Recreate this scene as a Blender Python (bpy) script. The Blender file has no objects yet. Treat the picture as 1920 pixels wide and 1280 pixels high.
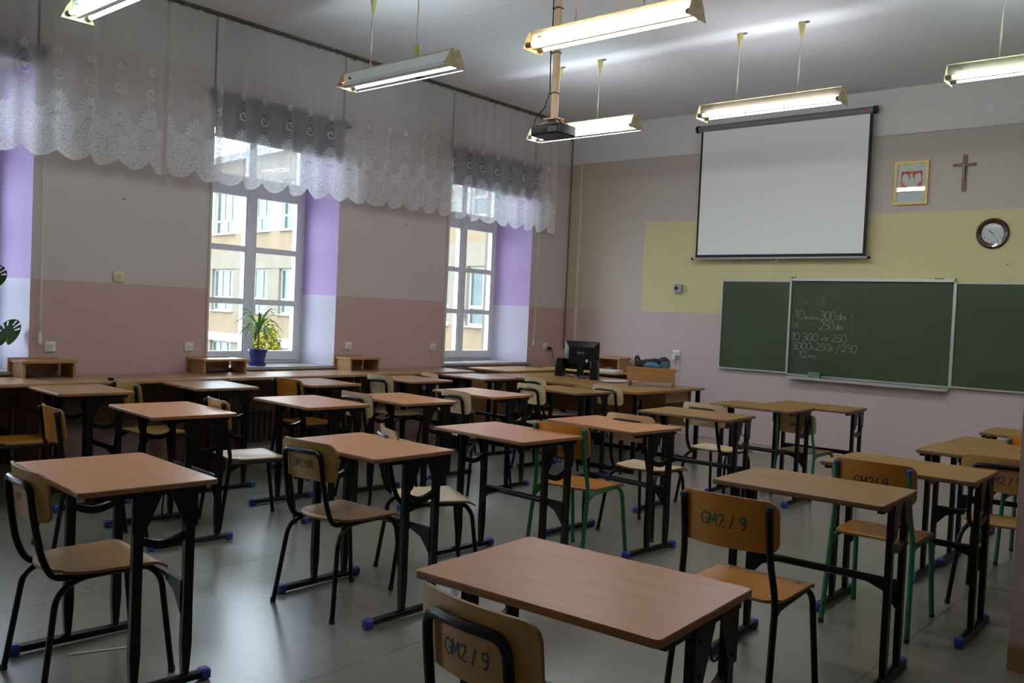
import bpy, bmesh, math, random
from mathutils import Vector, Matrix
rnd = random.Random(7)
PI = math.pi
S = bpy.context.scene
C = S.collection

# ------------------------------------------------------------------ camera
cam_d = bpy.data.cameras.new('camera'); cam = bpy.data.objects.new('camera', cam_d); C.objects.link(cam)
cam_d.sensor_width = 36.0; cam_d.lens = 31.037; cam_d.clip_start = 0.05; cam_d.clip_end = 200
yaw, pit, rol = math.radians(40.844), math.radians(-1.782), math.radians(2.571)
fw = Vector((-math.sin(yaw), math.cos(yaw), 0)); rt = Vector((math.cos(yaw), math.sin(yaw), 0)); up = Vector((0, 0, 1))
f2 = fw*math.cos(pit) + up*math.sin(pit); u2 = up*math.cos(pit) - fw*math.sin(pit)
r3 = rt*math.cos(rol) + u2*math.sin(rol); u3 = u2*math.cos(rol) - rt*math.sin(rol)
M = Matrix((r3, u3, -f2)).transposed().to_4x4(); M.translation = Vector((7.16, 0, 1.425))
cam.matrix_world = M
S.camera = cam

# ------------------------------------------------------------------ world, exposure
S.view_settings.view_transform = 'Standard'; S.view_settings.look = 'None'
S.view_settings.exposure = 0.0; S.view_settings.gamma = 1.0; S.view_settings.use_curve_mapping = False
W = bpy.data.worlds.new('sky'); S.world = W; W.use_nodes = True
nt = W.node_tree; nt.nodes.clear()
bg = nt.nodes.new('ShaderNodeBackground'); out = nt.nodes.new('ShaderNodeOutputWorld')
no = nt.nodes.new('ShaderNodeTexNoise'); no.inputs['Scale'].default_value = 2.2; no.inputs['Detail'].default_value = 5
cr = nt.nodes.new('ShaderNodeValToRGB')
cr.color_ramp.elements[0].position = .35; cr.color_ramp.elements[0].color = (.66, .80, 1.0, 1)
cr.color_ramp.elements[1].position = .65; cr.color_ramp.elements[1].color = (.84, .92, 1.0, 1)
nt.links.new(no.outputs['Fac'], cr.inputs['Fac']); nt.links.new(cr.outputs['Color'], bg.inputs['Color'])
nt.links.new(bg.outputs['Background'], out.inputs['Surface'])
bg.inputs['Strength'].default_value = 9.5
S.cycles.sample_clamp_indirect = 4.0
TUBE = 52.0        # strength of the fluorescent tubes
WIN = [(-1.63, -.23, -1.60, -.34, 4), (1.27, 2.67, 1.24, 2.57, 1), (4.155, 5.55, 4.185, 5.445, 2), (7.11, 8.58, 7.14, 8.39, 3)]  # first entry: unseen window added behind the camera for daylight, continuing the spacing

# ------------------------------------------------------------------ helpers: geometry
class G:
    def __init__(s): s.v = []; s.f = []; s.m = []; s.uv = None
    def add(s, vs, fs, mi=0):
        o = len(s.v); s.v += [tuple(x) for x in vs]; s.f += [tuple(i+o for i in f) for f in fs]; s.m += [mi]*len(fs); return s
    def box(s, c, d, rz=0, mi=0, rx=0, ry=0):
        R = Matrix.Rotation(rz, 3, 'Z') @ Matrix.Rotation(ry, 3, 'Y') @ Matrix.Rotation(rx, 3, 'X')
        vs = [Vector(c) + R @ Vector((x*d[0]/2, y*d[1]/2, z*d[2]/2)) for x in (-1, 1) for y in (-1, 1) for z in (-1, 1)]
        return s.add(vs, [(0,1,3,2), (4,6,7,5), (0,4,5,1), (2,3,7,6), (0,2,6,4), (1,5,7,3)], mi)
    def bx(s, x0, x1, y0, y1, z0, z1, mi=0): return s.box(((x0+x1)/2, (y0+y1)/2, (z0+z1)/2), (x1-x0, y1-y0, z1-z0), mi=mi)
    def layers(s, rings, mi=0, capm=None):
        n = len(rings[0]); vs = [p for r in rings for p in r]; fs = []
        for k in range(len(rings)-1):
            for i in range(n):
                j = (i+1) % n; fs.append((k*n+i, k*n+j, (k+1)*n+j, (k+1)*n+i))
        s.add(vs, fs, mi)
        o = len(s.v)-len(vs)
        s.f += [tuple(o+i for i in reversed(range(n))), tuple(o+(len(rings)-1)*n+i for i in range(n))]; s.m += [mi, mi if capm is None else capm]
        return s
    def prism(s, poly, z0, z1, bev=0, mi=0, capm=None):
        if not bev: return s.layers([[(x, y, z0) for x, y in poly], [(x, y, z1) for x, y in poly]], mi, capm)
        cx = sum(p[0] for p in poly)/len(poly); cy = sum(p[1] for p in poly)/len(poly)
        def ins(b):
            o = []
            for x, y in poly:
                l = max(math.hypot(x-cx, y-cy), 1e-6); o.append((x-(x-cx)/l*b, y-(y-cy)/l*b))
            return o
        q = ins(bev)
        return s.layers([[(x, y, z0) for x, y in q], [(x, y, z0+bev) for x, y in poly], [(x, y, z1-bev) for x, y in poly], [(x, y, z1) for x, y in q]], mi, capm)
    def tube(s, pts, r, n=8, mi=0, flat=1.0):
        P = [Vector(p) for p in pts]; rs = r if isinstance(r, (list, tuple)) else [r]*len(P)
        rings = []; nrm = None
        for i, p in enumerate(P):
            t = (P[min(i+1, len(P)-1)] - P[max(i-1, 0)]).normalized()
            if nrm is None:
                a = Vector((0, 0, 1)) if abs(t.z) < .9 else Vector((1, 0, 0))
                nrm = t.cross(a).normalized()
            else: nrm = (nrm - t*nrm.dot(t)).normalized()
            b = t.cross(nrm)
            rings.append([p + (nrm*math.cos(2*PI*k/n) + b*math.sin(2*PI*k/n)*flat)*rs[i] for k in range(n)])
        return s.layers(rings, mi)
    def lathe(s, prof, n=20, c=(0, 0, 0), mi=0, axis='z'):
        rings = []
        for r, z in prof:
            ring = []
            for k in range(n):
                a = 2*PI*k/n; x, y = r*math.cos(a), r*math.sin(a)
                ring.append({'z': (c[0]+x, c[1]+y, c[2]+z), 'y': (c[0]+x, c[1]+z, c[2]+y), 'x': (c[0]+z, c[1]+x, c[2]+y)}[axis])
            rings.append(ring)
        return s.layers(rings, mi)
    def build(s, name, mats, parent=None, smooth=True, ang=35, fix=True, **props):
        me = bpy.data.meshes.new(name); me.from_pydata(s.v, [], s.f)
        mats = mats if isinstance(mats, (list, tuple)) else [mats]
        for m in mats: me.materials.append(MAT[m] if isinstance(m, str) else m)
        if len(mats) > 1: me.polygons.foreach_set('material_index', s.m)
        if fix:
            bm = bmesh.new(); bm.from_mesh(me); bmesh.ops.recalc_face_normals(bm, faces=bm.faces); bm.to_mesh(me); bm.free()
        if smooth:
            me.shade_smooth(); me.set_sharp_from_angle(angle=math.radians(ang))
        o = bpy.data.objects.new(name, me); C.objects.link(o)
        if parent is not None: o.parent = parent
        for k, v in props.items(): o[k] = v
        return o
def bend(pts, r=.04, n=5):
    P = [Vector(p) for p in pts]; o = [P[0]]
    for i in range(1, len(P)-1):
        a = (P[i-1]-P[i]); b = (P[i+1]-P[i]); k = min(r, a.length*.48, b.length*.48)
        A = P[i]+a.normalized()*k; B = P[i]+b.normalized()*k
        for j in range(n+1):
            t = j/n; o.append(A*(1-t)**2 + P[i]*2*t*(1-t) + B*t*t)
    o.append(P[-1]); return o
def rrect(w, h, r=.02, n=4, cx=0, cy=0):
    o = []
    for sx, sy, a0 in ((1, 1, 0), (-1, 1, 90), (-1, -1, 180), (1, -1, 270)):
        for k in range(n+1):
            a = math.radians(a0+90*k/n); o.append((cx+sx*(w/2-r)+r*math.cos(a), cy+sy*(h/2-r)+r*math.sin(a)))
    return o
def thing(name, label, cat, loc=(0, 0, 0), rz=0, group=None):
    o = bpy.data.objects.new(name, None); C.objects.link(o); o.empty_display_size = .1
    o.location = loc; o.rotation_euler = (0, 0, rz); o['label'] = label; o['category'] = cat
    if group: o['group'] = group
    return o
def tag(o, label, cat, group=None):
    o['label'] = label; o['category'] = cat
    if group: o['group'] = group
    return o
def dup(root, loc, rz, label=None, group=None):
    r = root.copy(); C.objects.link(r); r.location = loc; r.rotation_euler = (0, 0, rz)
    if label: r['label'] = label
    if group: r['group'] = group
    for ch in list(root.children):
        c = ch.copy(); C.objects.link(c); c.parent = r
        for g in list(ch.children):
            d = g.copy(); C.objects.link(d); d.parent = c
    return r
def text_mesh(txt, size, fn=None, name='marking', mat='ink_dark', parent=None, thick=0, italic=0, **props):
    cu = bpy.data.curves.new('t', 'FONT'); cu.body = txt; cu.size = size; cu.align_x = 'CENTER'; cu.align_y = 'CENTER'; cu.shear = italic
    cu.offset = thick; cu.resolution_u = 3
    to = bpy.data.objects.new('t', cu); C.objects.link(to)
    me = bpy.data.meshes.new_from_object(to); C.objects.unlink(to); bpy.data.objects.remove(to)
    me.name = name
    if fn:
        for v in me.vertices: v.co = fn(v.co.x, v.co.y)
    me.materials.clear(); me.materials.append(MAT[mat])
    o = bpy.data.objects.new(name, me); C.objects.link(o); o.parent = parent
    for k, v in props.items(): o[k] = v
    return o

# ------------------------------------------------------------------ materials
MAT = {}
class N:
    def __init__(s, name):
        m = bpy.data.materials.new(name); m.use_nodes = True; s.m = m; s.t = m.node_tree; MAT[name] = m
        s.p = s.t.nodes['Principled BSDF']; s.out = s.t.nodes['Material Output']
    def n(s, t, **kw):
        x = s.t.nodes.new(t)
        for k, v in kw.items():
            if hasattr(x, k): setattr(x, k, v)
            else: x.inputs[k.replace('_', ' ')].default_value = v
        return x
    def l(s, a, b): s.t.links.new(a, b)
    def math(s, op, a, b=None, c=None):
        x = s.t.nodes.new('ShaderNodeMath'); x.operation = op
        for i, q in enumerate((a, b, c)):
            if q is None: continue
            if isinstance(q, (int, float)): x.inputs[i].default_value = q
            else: s.l(q, x.inputs[i])
        return x.outputs[0]
    def mix(s, f, a, b):
        x = s.t.nodes.new('ShaderNodeMix'); x.data_type = 'RGBA'
        for i, q in ((0, f), (6, a), (7, b)):
            if isinstance(q, (int, float)): x.inputs[i].default_value = q
            elif isinstance(q, tuple): x.inputs[i].default_value = (*q[:3], 1)
            else: s.l(q, x.inputs[i])
        return x.outputs[2]
    def coord(s, which='Object', scale=(1, 1, 1)):
        tc = s.n('ShaderNodeTexCoord'); mp = s.n('ShaderNodeMapping'); mp.inputs['Scale'].default_value = scale
        s.l(tc.outputs[which], mp.inputs['Vector']); return mp.outputs[0]
    def bump(s, h, st=.2, d=.002):
        b = s.n('ShaderNodeBump'); b.inputs['Strength'].default_value = st; b.inputs['Distance'].default_value = d
        s.l(h, b.inputs['Height']); s.l(b.outputs[0], s.p.inputs['Normal'])
def plain(name, col, rough=.5, metal=0, spec=.5, noise=0, ns=8, bump=0, emit=None, es=0, coat=0):
    k = N(name); k.p.inputs['Roughness'].default_value = rough; k.p.inputs['Metallic'].default_value = metal
    k.p.inputs['Specular IOR Level'].default_value = spec; k.p.inputs['Coat Weight'].default_value = coat
    k.p.inputs['Base Color'].default_value = (*col, 1)
    if noise or bump:
        t = k.n('ShaderNodeTexNoise'); t.inputs['Scale'].default_value = ns; t.inputs['Detail'].default_value = 6
        k.l(k.coord('Object'), t.inputs['Vector'])
        if noise:
            a = tuple(max(0, c*(1-noise)) for c in col); b = tuple(min(1, c*(1+noise)) for c in col)
            r = k.n('ShaderNodeMapRange'); r.inputs[1].default_value = .3; r.inputs[2].default_value = .7; k.l(t.outputs['Fac'], r.inputs[0])
            k.l(k.mix(r.outputs[0], a, b), k.p.inputs['Base Color'])
        if bump: k.bump(t.outputs['Fac'], bump)
    if emit: k.p.inputs['Emission Color'].default_value = (*emit, 1); k.p.inputs['Emission Strength'].default_value = es
    return k
def wood(name, a, b, rough=.3, axis=0, fine=1.0, coat=0.0, spec=.5, dark=.12):
    k = N(name); sc = [14*fine]*3; sc[axis] = .9*fine
    t = k.n('ShaderNodeTexNoise'); t.inputs['Scale'].default_value = 3.0; t.inputs['Detail'].default_value = 8; t.inputs['Roughness'].default_value = .6
    k.l(k.coord('Object', tuple(sc)), t.inputs['Vector'])
    t2 = k.n('ShaderNodeTexNoise'); t2.inputs['Scale'].default_value = 2.0; k.l(k.coord('Object', (3, 3, 3)), t2.inputs['Vector'])
    sc2 = [90*fine]*3; sc2[axis] = 4*fine
    t3 = k.n('ShaderNodeTexNoise'); t3.inputs['Scale'].default_value = 2.0; k.l(k.coord('Object', tuple(sc2)), t3.inputs['Vector'])
    r = k.n('ShaderNodeMapRange'); r.inputs[1].default_value = .3; r.inputs[2].default_value = .7; k.l(t.outputs['Fac'], r.inputs[0])
    c = k.mix(r.outputs[0], a, b)
    oi = k.n('ShaderNodeObjectInfo')
    d = k.math('MULTIPLY', k.math('ADD', k.math('MULTIPLY', t3.outputs['Fac'], .6), k.math('MULTIPLY', t2.outputs['Fac'], .6)), dark)
    c = k.mix(d, c, tuple(x*.15 for x in a))
    hv = k.n('ShaderNodeHueSaturation'); k.l(c, hv.inputs['Color'])
    k.l(k.math('MULTIPLY_ADD', oi.outputs['Random'], .16, .92), hv.inputs['Value'])
    k.l(hv.outputs[0], k.p.inputs['Base Color'])
    k.l(k.math('MULTIPLY_ADD', t2.outputs['Fac'], .10, max(rough-.05, .278)), k.p.inputs['Roughness'])
    k.p.inputs['Specular IOR Level'].default_value = spec; k.p.inputs['Coat Weight'].default_value = coat
    k.bump(t3.outputs['Fac'], .05, .0005)
    return k
wood('top_pink', (.64, .295, .13), (.56, .24, .095), .31, 0, spec=.32, dark=.22)
wood('top_oak', (.37, .205, .06), (.30, .155, .042), .31, 0, spec=.22, dark=.30)
wood('counter_wood', (.44, .25, .13), (.36, .195, .095), .24, 1, dark=.25)
wood('shelf_wood', (.47, .25, .10), (.38, .19, .07), .38, 1, dark=.25)
wood('shelf_wood_x', (.47, .25, .10), (.38, .19, .07), .38, 0, dark=.25)
wood('ply_beech', (.56, .33, .105), (.46, .26, .075), .34, 0, .7, dark=.18)
wood('ply_pale', (.74, .56, .34), (.66, .48, .28), .34, 0, .7, dark=.12)
wood('ply_orange', (.62, .25, .03), (.50, .185, .02), .33, 0, .7, dark=.2)
wood('ply_edge', (.36, .20, .085), (.24, .12, .05), .45, 0, 2, dark=.3)
plain('edge_dark', (.16, .085, .04), .5, noise=.3, ns=30); plain('edge_brown', (.27, .125, .05), .45, noise=.15, ns=30)
plain('steel_black', (.0045, .004, .0045), .32, 0, .25, noise=.2)
plain('steel_green', (.02, .16, .075), .38, 0, .5, noise=.15)
plain('cap_blue', (.018, .05, .28), .45)
plain('cap_green', (.02, .12, .09), .45)
plain('rubber_black', (.02, .02, .02), .7)
plain('screw_metal', (.6, .6, .58), .3, 1)
plain('ink_dark', (.035, .03, .03), .7); plain('ink_green', (.02, .10, .035), .7); plain('ink_blue', (.05, .06, .14), .7)
plain('white_pvc', (.72, .72, .75), .35, noise=.03)
plain('socket_white', (.72, .72, .68), .4); plain('socket_cream', (.62, .56, .33), .45); plain('dark_hole', (.02, .02, .02), .8)
plain('trunking', (.60, .52, .46), .5)
plain('blind_grey', (.085, .075, .09), .85, noise=.05); plain('blind_cap', (.10, .10, .12), .5)
plain('rail_brown', (.10, .09, .075), .7, noise=.3, ns=14)
plain('cord_white', (.62, .60, .56), .6)
plain('stone_sill', (.36, .34, .33), .25, noise=.12, ns=14)
plain('radiator_brown', (.075, .035, .03), .5, noise=.1)
plain('ground', (.08, .085, .06), .9, noise=.3, ns=1.2)
plain('lamp_cream', (.50, .43, .25), .5, noise=.3, ns=22)
plain('lamp_white', (.82, .82, .78), .35); plain('lamp_beige', (.12, .10, .07), .5, noise=.1)
plain('cone_yellow', (.55, .50, .20), .5)
plain('rod_cream', (.56, .52, .42), .45)
plain('lamp_holder', (.16, .12, .08), .6)
plain('pole_beige', (.55, .42, .30), .5, noise=.08)
plain('plastic_black', (.006, .006, .007), .34, 0, .3); plain('plastic_grey', (.035, .035, .042), .4); plain('lens_glass', (.02, .02, .03), .05)
plain('alu', (.55, .55, .55), .35, .7); plain('case_grey', (.16, .16, .17), .45)
plain('screen_white', (.80, .81, .80), .9); plain('screen_black', (.012, .012, .012), .8); plain('red_label', (.45, .03, .04), .5)
plain('frame_yellow', (.72, .50, .16), .4, noise=.08); plain('paper_white', (.66, .68, .66), .7); plain('crest_red', (.60, .06, .045), .6)
plain('eagle_white', (.72, .72, .72), .6); plain('crown_gold', (.70, .48, .08), .5)
plain('cross_wood', (.13, .045, .025), .4, noise=.2); plain('cast_metal', (.30, .27, .22), .4, .6)
plain('clock_case', (.045, .014, .008), .18, noise=.3, coat=.5); plain('clock_face', (.62, .60, .58), .5)
plain('pot_blue', (.012, .02, .16), .35); plain('soil', (.04, .025, .015), .95, noise=.4, ns=60)
plain('stem_brown', (.10, .065, .035), .8); plain('leaf_green', (.10, .24, .05), .35, noise=.35, ns=9); plain('leaf_light', (.26, .42, .08), .35, noise=.3, ns=9)
plain('leaf_dark', (.025, .09, .012), .32, noise=.3, ns=7)
plain('bush_leaf', (.20, .17, .012), .7, noise=.5, ns=2.5)
plain('facade_ochre', (.20, .142, .083), .9, noise=.10, ns=1.3); plain('facade_light', (.185, .158, .118), .9, noise=.08, ns=1.5); plain('facade_white', (.34, .32, .30), .8)
plain('facade_pane', (.06, .09, .085), .12, noise=.35, ns=.8)
plain('felt_green', (.03, .09, .03), .9, noise=.1, ns=60); plain('chrome', (.7, .7, .7), .15, 1)
plain('bag_black', (.008, .005, .006), .7, noise=.3, ns=20, bump=.4); plain('cloth_blue', (.04, .16, .26), .8, noise=.2, ns=20); plain('cloth_teal', (.03, .10, .11), .8, noise=.2, ns=20)
plain('sponge_green', (.10, .19, .12), .9, noise=.15, ns=60)
plain('paper_print', (.62, .60, .66), .7, noise=.2, ns=40)
plain('chalk_tray', (.52, .52, .50), .35, .5)
plain('skirting', (.50, .38, .36), .4); plain('skirting_wood', (.32, .17, .05), .4, noise=.1)
plain('chalk_white', (.33, .37, .31), .9); plain('chalk_faint', (.13, .17, .115), .9); plain('chalk_blue', (.12, .22, .20), .9)
plain('ceiling_paint', (.66, .66, .68), .85, noise=.02, ns=1.5, bump=.04)
plain('sensor_grey', (.30, .31, .32), .5)
plain('smudge_label', (.45, .42, .36), .5)
# tubes
for nm, col, k_ in (('tube_cool', (.78, .92, 1.0), 1.0), ('tube_green', (.76, .98, .95), 1.0), ('tube_warm', (1.0, .76, .50), .8), ('tube_white', (.90, .93, 1.0), 1.0)):
    plain(nm, (.8, .8, .8), .3, emit=col, es=TUBE*k_)
plain('tube_dead', (.62, .64, .66), .3)
plain('tube_ember', (.9, .3, .1), .5, emit=(1.0, .28, .08), es=1.2)
# chalkboard
k = plain('board_green', (.028, .048, .016), .55, noise=.22, ns=2.0)
# glass
k = N('glass'); k.t.nodes.remove(k.p)
tr = k.n('ShaderNodeBsdfTransparent'); tr.inputs['Color'].default_value = (.97, .99, .98, 1); gl = k.n('ShaderNodeBsdfGlossy'); gl.inputs['Roughness'].default_value = .02
fr = k.n('ShaderNodeLayerWeight'); mx = k.n('ShaderNodeMixShader')
k.l(k.math('MULTIPLY_ADD', k.math('POWER', fr.outputs['Facing'], 5.0), .9, .045), mx.inputs[0]); k.l(tr.outputs[0], mx.inputs[1]); k.l(gl.outputs[0], mx.inputs[2]); k.l(mx.outputs[0], k.out.inputs['Surface'])
# walls: painted bands by height / place
def wallmat(name, fn):
    k = N(name); g = k.n('ShaderNodeNewGeometry'); sx = k.n('ShaderNodeSeparateXYZ'); k.l(g.outputs['Position'], sx.inputs[0])
    t = k.n('ShaderNodeTexNoise'); t.inputs['Scale'].default_value = 1.6; t.inputs['Detail'].default_value = 6; k.l(g.outputs['Position'], t.inputs['Vector'])
    t2 = k.n('ShaderNodeTexNoise'); t2.inputs['Scale'].default_value = 60; k.l(g.outputs['Position'], t2.inputs['Vector'])
    x, y, z = sx.outputs
    gt = lambda a, b: k.math('GREATER_THAN', a, b)
    wob = k.math('MULTIPLY_ADD', t.outputs['Fac'], .006, -.003)
    zz = k.math('ADD', z, wob)
    c = fn(k, x, y, zz, gt)
    c = k.mix(k.math('MULTIPLY', t.outputs['Fac'], .14), c, (.25, .2, .17))
    k.l(c, k.p.inputs['Base Color']); k.p.inputs['Roughness'].default_value = .62; k.p.inputs['Specular IOR Level'].default_value = .3
    k.bump(t2.outputs['Fac'], .12, .002)
PINK = (.47, .315, .31); GREY = (.51, .445, .44); WHITE = (.66, .655, .64); BEIGE = (.50, .435, .345); YEL = (.62, .56, .30); FP = (.545, .435, .425)
def fl(k, x, y, z, gt):
    c = k.mix(gt(z, 1.53), (.54, .365, .355), (.61, .53, .525)); return k.mix(gt(z, 3.42), c, WHITE)
wallmat('wall_left_paint', fl)
def ff(k, x, y, z, gt):
    # beige near the corner turning greyer to the right
    bw = k.n('ShaderNodeMapRange'); bw.inputs[1].default_value = .1; bw.inputs[2].default_value = 1.2; k.l(x, bw.inputs[0])
    up = k.mix(bw.outputs[0], (.50, .41, .28), (.515, .455, .405))
    inr = k.math('MULTIPLY', gt(x, 1.18), k.math('LESS_THAN', z, 2.623))
    up = k.mix(inr, up, YEL)
    lo = k.mix(bw.outputs[0], (.48, .345, .31), FP)
    c = k.mix(gt(z, 1.533), lo, up); return k.mix(gt(z, 3.42), c, WHITE)
wallmat('wall_front_paint', ff)
def frv(k, x, y, z, gt): return k.mix(gt(z, 1.53), (.74, .71, .88), (.60, .44, .80))
wallmat('reveal_paint', frv)
def frw(k, x, y, z, gt): return k.mix(gt(z, 1.53), (.50, .34, .32), GREY)
wallmat('wall_plain_paint', frw)
# floor
k = N('floor_lino')
g = k.n('ShaderNodeNewGeometry')
def nz(sc, vec=(1, 1, 1), det=8):
    t = k.n('ShaderNodeTexNoise'); t.inputs['Scale'].default_value = sc; t.inputs['Detail'].default_value = det; t.inputs['Roughness'].default_value = .6
    m_ = k.n('ShaderNodeMapping'); m_.inputs['Scale'].default_value = vec; k.l(g.outputs['Position'], m_.inputs['Vector']); k.l(m_.outputs[0], t.inputs['Vector']); return t.outputs['Fac']
a1, a2, a3 = nz(1.1), nz(7, (1, 3, 1)), nz(45)
r1 = k.n('ShaderNodeMapRange'); r1.inputs[1].default_value = .35; r1.inputs[2].default_value = .65; k.l(a1, r1.inputs[0])
c = k.mix(r1.outputs[0], (.20, .19, .15), (.265, .255, .21))
c = k.mix(k.math('MULTIPLY', k.math('POWER', a2, 2.0), 1.5), c, (.14, .13, .10)); c = k.mix(k.math('MULTIPLY', a3, .25), c, (.36, .35, .31))
k.l(c, k.p.inputs['Base Color']); k.p.inputs['Specular IOR Level'].default_value = 1.0; k.p.inputs['Coat Weight'].default_value = .5; k.p.inputs['Coat Roughness'].default_value = .28
k.p.inputs['Roughness'].default_value = .28
k.bump(nz(2.5, det=1), .12, .006)
# lace
k = N('lace'); k.t.nodes.remove(k.p)
uvn = k.n('ShaderNodeUVMap', uv_map='lace'); sp = k.n('ShaderNodeSeparateXYZ'); k.l(uvn.outputs[0], sp.inputs[0])
u, v = sp.outputs[0], sp.outputs[1]     # u, v in metres of cloth; v above the hem
PER = .26
def flower(cu_, cv, R, npet, twist=0):
    uu = k.math('SUBTRACT', k.math('PINGPONG' if False else 'FRACT', k.math('DIVIDE', k.math('SUBTRACT', u, cu_-PER/2), PER)), .5)
    uu = k.math('MULTIPLY', uu, PER); vv = k.math('SUBTRACT', v, cv)
    r = k.math('SQRT', k.math('ADD', k.math('MULTIPLY', uu, uu), k.math('MULTIPLY', vv, vv)))
    th = k.math('ARCTAN2', vv, uu)
    pet = k.math('ABSOLUTE', k.math('COSINE', k.math('MULTIPLY', k.math('ADD', th, k.math('MULTIPLY', r, twist)), npet/2)))
    lim = k.math('MULTIPLY', k.math('MULTIPLY_ADD', k.math('POWER', pet, .6), .55, .45), R)
    inside = k.math('MULTIPLY', k.math('LESS_THAN', r, lim), k.math('GREATER_THAN', r, R*.16))
    gaps = k.math('GREATER_THAN', pet, .28)
    return k.math('MULTIPLY', inside, gaps), r, th, uu, vv
f1, *_ = flower(.0, .40, .085, 14)
f2_, *_ = flower(PER/2, .30, .06, 12)
f3_, *_ = flower(PER*.28, .33, .045, 10); f4_, *_ = flower(PER*.74, .335, .042, 10); f5_, *_ = flower(0, .76, .035, 8)
_, r0, th0, uu0, vv0 = flower(0, .60, .1, 2)
cres = k.math('SINE', k.math('SUBTRACT', k.math('MULTIPLY', r0, 150), k.math('MULTIPLY', th0, 1.0)))
lobe = k.math('MULTIPLY', k.math('GREATER_THAN', cres, .35), k.math('LESS_THAN', r0, .05))
# nested arcs to the left and right of the crook, bounded by an upright oval
ov = k.math('SQRT', k.math('ADD', k.math('MULTIPLY', k.math('MULTIPLY', uu0, uu0), 1.9), k.math('MULTIPLY', k.math('MULTIPLY', vv0, vv0), .62)))
arcs = k.math('MULTIPLY', k.math('GREATER_THAN', k.math('SINE', k.math('MULTIPLY', ov, 420)), .45), k.math('MULTIPLY', k.math('LESS_THAN', ov, .088), k.math('GREATER_THAN', ov, .048)))
crook = k.math('MAXIMUM', lobe, k.math('MULTIPLY', arcs, .8))
openz = k.math('MULTIPLY', k.math('LESS_THAN', ov, .090), .40)     # open net round the crook
vo = k.n('ShaderNodeTexVoronoi', feature='DISTANCE_TO_EDGE'); vo.inputs['Scale'].default_value = 42; k.l(uvn.outputs[0], vo.inputs['Vector'])
vor = k.math('LESS_THAN', vo.outputs[0], .16)
nzz = k.n('ShaderNodeTexNoise'); nzz.inputs['Scale'].default_value = 16; nzz.inputs['Detail'].default_value = 3; k.l(uvn.outputs[0], nzz.inputs['Vector'])
swirl = k.math('GREATER_THAN', k.math('SINE', k.math('MULTIPLY', nzz.outputs['Fac'], 62)), .15)
low = k.math('LESS_THAN', v, .30)
lowpat = k.math('MULTIPLY', low, k.math('MAXIMUM', vor, k.math('MULTIPLY', swirl, .8)))
hem = k.math('LESS_THAN', v, .022)
pat = k.math('MAXIMUM', k.math('MAXIMUM', f1, f2_), k.math('MAXIMUM', crook, k.math('MAXIMUM', lowpat, hem)))
pat = k.math('MAXIMUM', pat, k.math('MAXIMUM', f3_, k.math('MAXIMUM', f4_, f5_)))
base = k.math('SUBTRACT', .37, k.math('MULTIPLY', openz, .45))
base = k.math('ADD', base, k.math('MULTIPLY', k.math('LESS_THAN', v, .34), .06))
lw_ = k.n('ShaderNodeLayerWeight'); lw_.inputs['Blend'].default_value = .35
base = k.math('ADD', base, k.math('MULTIPLY', lw_.outputs['Facing'], .24))
alpha = k.math('MAXIMUM', base, k.math('MULTIPLY', pat, .76))
df = k.n('ShaderNodeBsdfDiffuse'); df.inputs['Color'].default_value = (.88, .87, .88, 1)
tl = k.n('ShaderNodeBsdfTranslucent'); tl.inputs['Color'].default_value = (.80, .80, .84, 1)
m1 = k.n('ShaderNodeMixShader'); m1.inputs[0].default_value = .45; k.l(df.outputs[0], m1.inputs[1]); k.l(tl.outputs[0], m1.inputs[2])
tp = k.n('ShaderNodeBsdfTransparent'); m2 = k.n('ShaderNodeMixShader'); k.l(alpha, m2.inputs[0]); k.l(tp.outputs[0], m2.inputs[1]); k.l(m1.outputs[0], m2.inputs[2])
k.l(m2.outputs[0], k.out.inputs['Surface'])

# ================================================================== THE SETTING
YF = 9.33; ZC = 3.89; XR = 6.36; YB = -2.4; XO = 8.7
def struct(name, g, m, parent=None, **kw):
    o = g.build(name, m, parent, **kw); 
    if parent is None: o['kind'] = 'structure'
    return o
fl_o = struct('floor', G().bx(-.05, XO+.1, YB-.1, YF+.1, -.12, -.004), 'edge_dark', smooth=False)
xs = [-.05, 1.45, 2.95, 4.45, 5.95, 7.45, 8.8]; ys = [-2.5, 1.1, 5.0, 9.4]
for i in range(6):
    for j in range(3):
        off = .8 if i % 2 else 0
        y0 = ys[j]+(off if j else 0); y1 = ys[j+1]+(off if j < 2 else 0)
        g = G().bx(xs[i]+.0012, xs[i+1]-.0012, y0+.0012, y1-.0012, -.004, 0)
        g.build('lino_sheet', 'floor_lino', fl_o, smooth=False)
struct('ceiling', G().bx(-.6, XO+.1, YB-.1, YF+.2, ZC, ZC+.15), 'ceiling_paint', smooth=False)
# left wall with three splayed window openings and an added unseen fourth; material 1 = reveal paint, 2 = white soffit
g = G(); ya = YB-.1
ZS, ZL = .80, 3.14; XD = -.43; XE = -.62
def pier(y0, y1, r0, r1):     # y at room face, y at frame plane for both sides
    def q(a, b, c, d, mi): g.add([a, b, c, d], [(0, 1, 2, 3)], mi)
    z0, z1 = 0, ZC
    q((0, y0, z0), (0, y1, z0), (0, y1, z1), (0, y0, z1), 0)
    q((XE, r0, z0), (XE, r1, z0), (XE, r1, z1), (XE, r0, z1), 0)
    for ye, re in ((y0, r0), (y1, r1)):
        q((0, ye, z0), (XD, re, z0), (XD, re, z1), (0, ye, z1), 1); q((XD, re, z0), (XE, re, z0), (XE, re, z1), (XD, re, z1), 2)
pts = [ya] + [v for w in WIN for v in (w[0], w[1])] + [YF+.1]; rp = [ya] + [v for w in WIN for v in (w[2], w[3])] + [YF+.1]
for i in range(0, len(pts), 2): pier(pts[i], pts[i+1], rp[i], rp[i+1])
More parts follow.
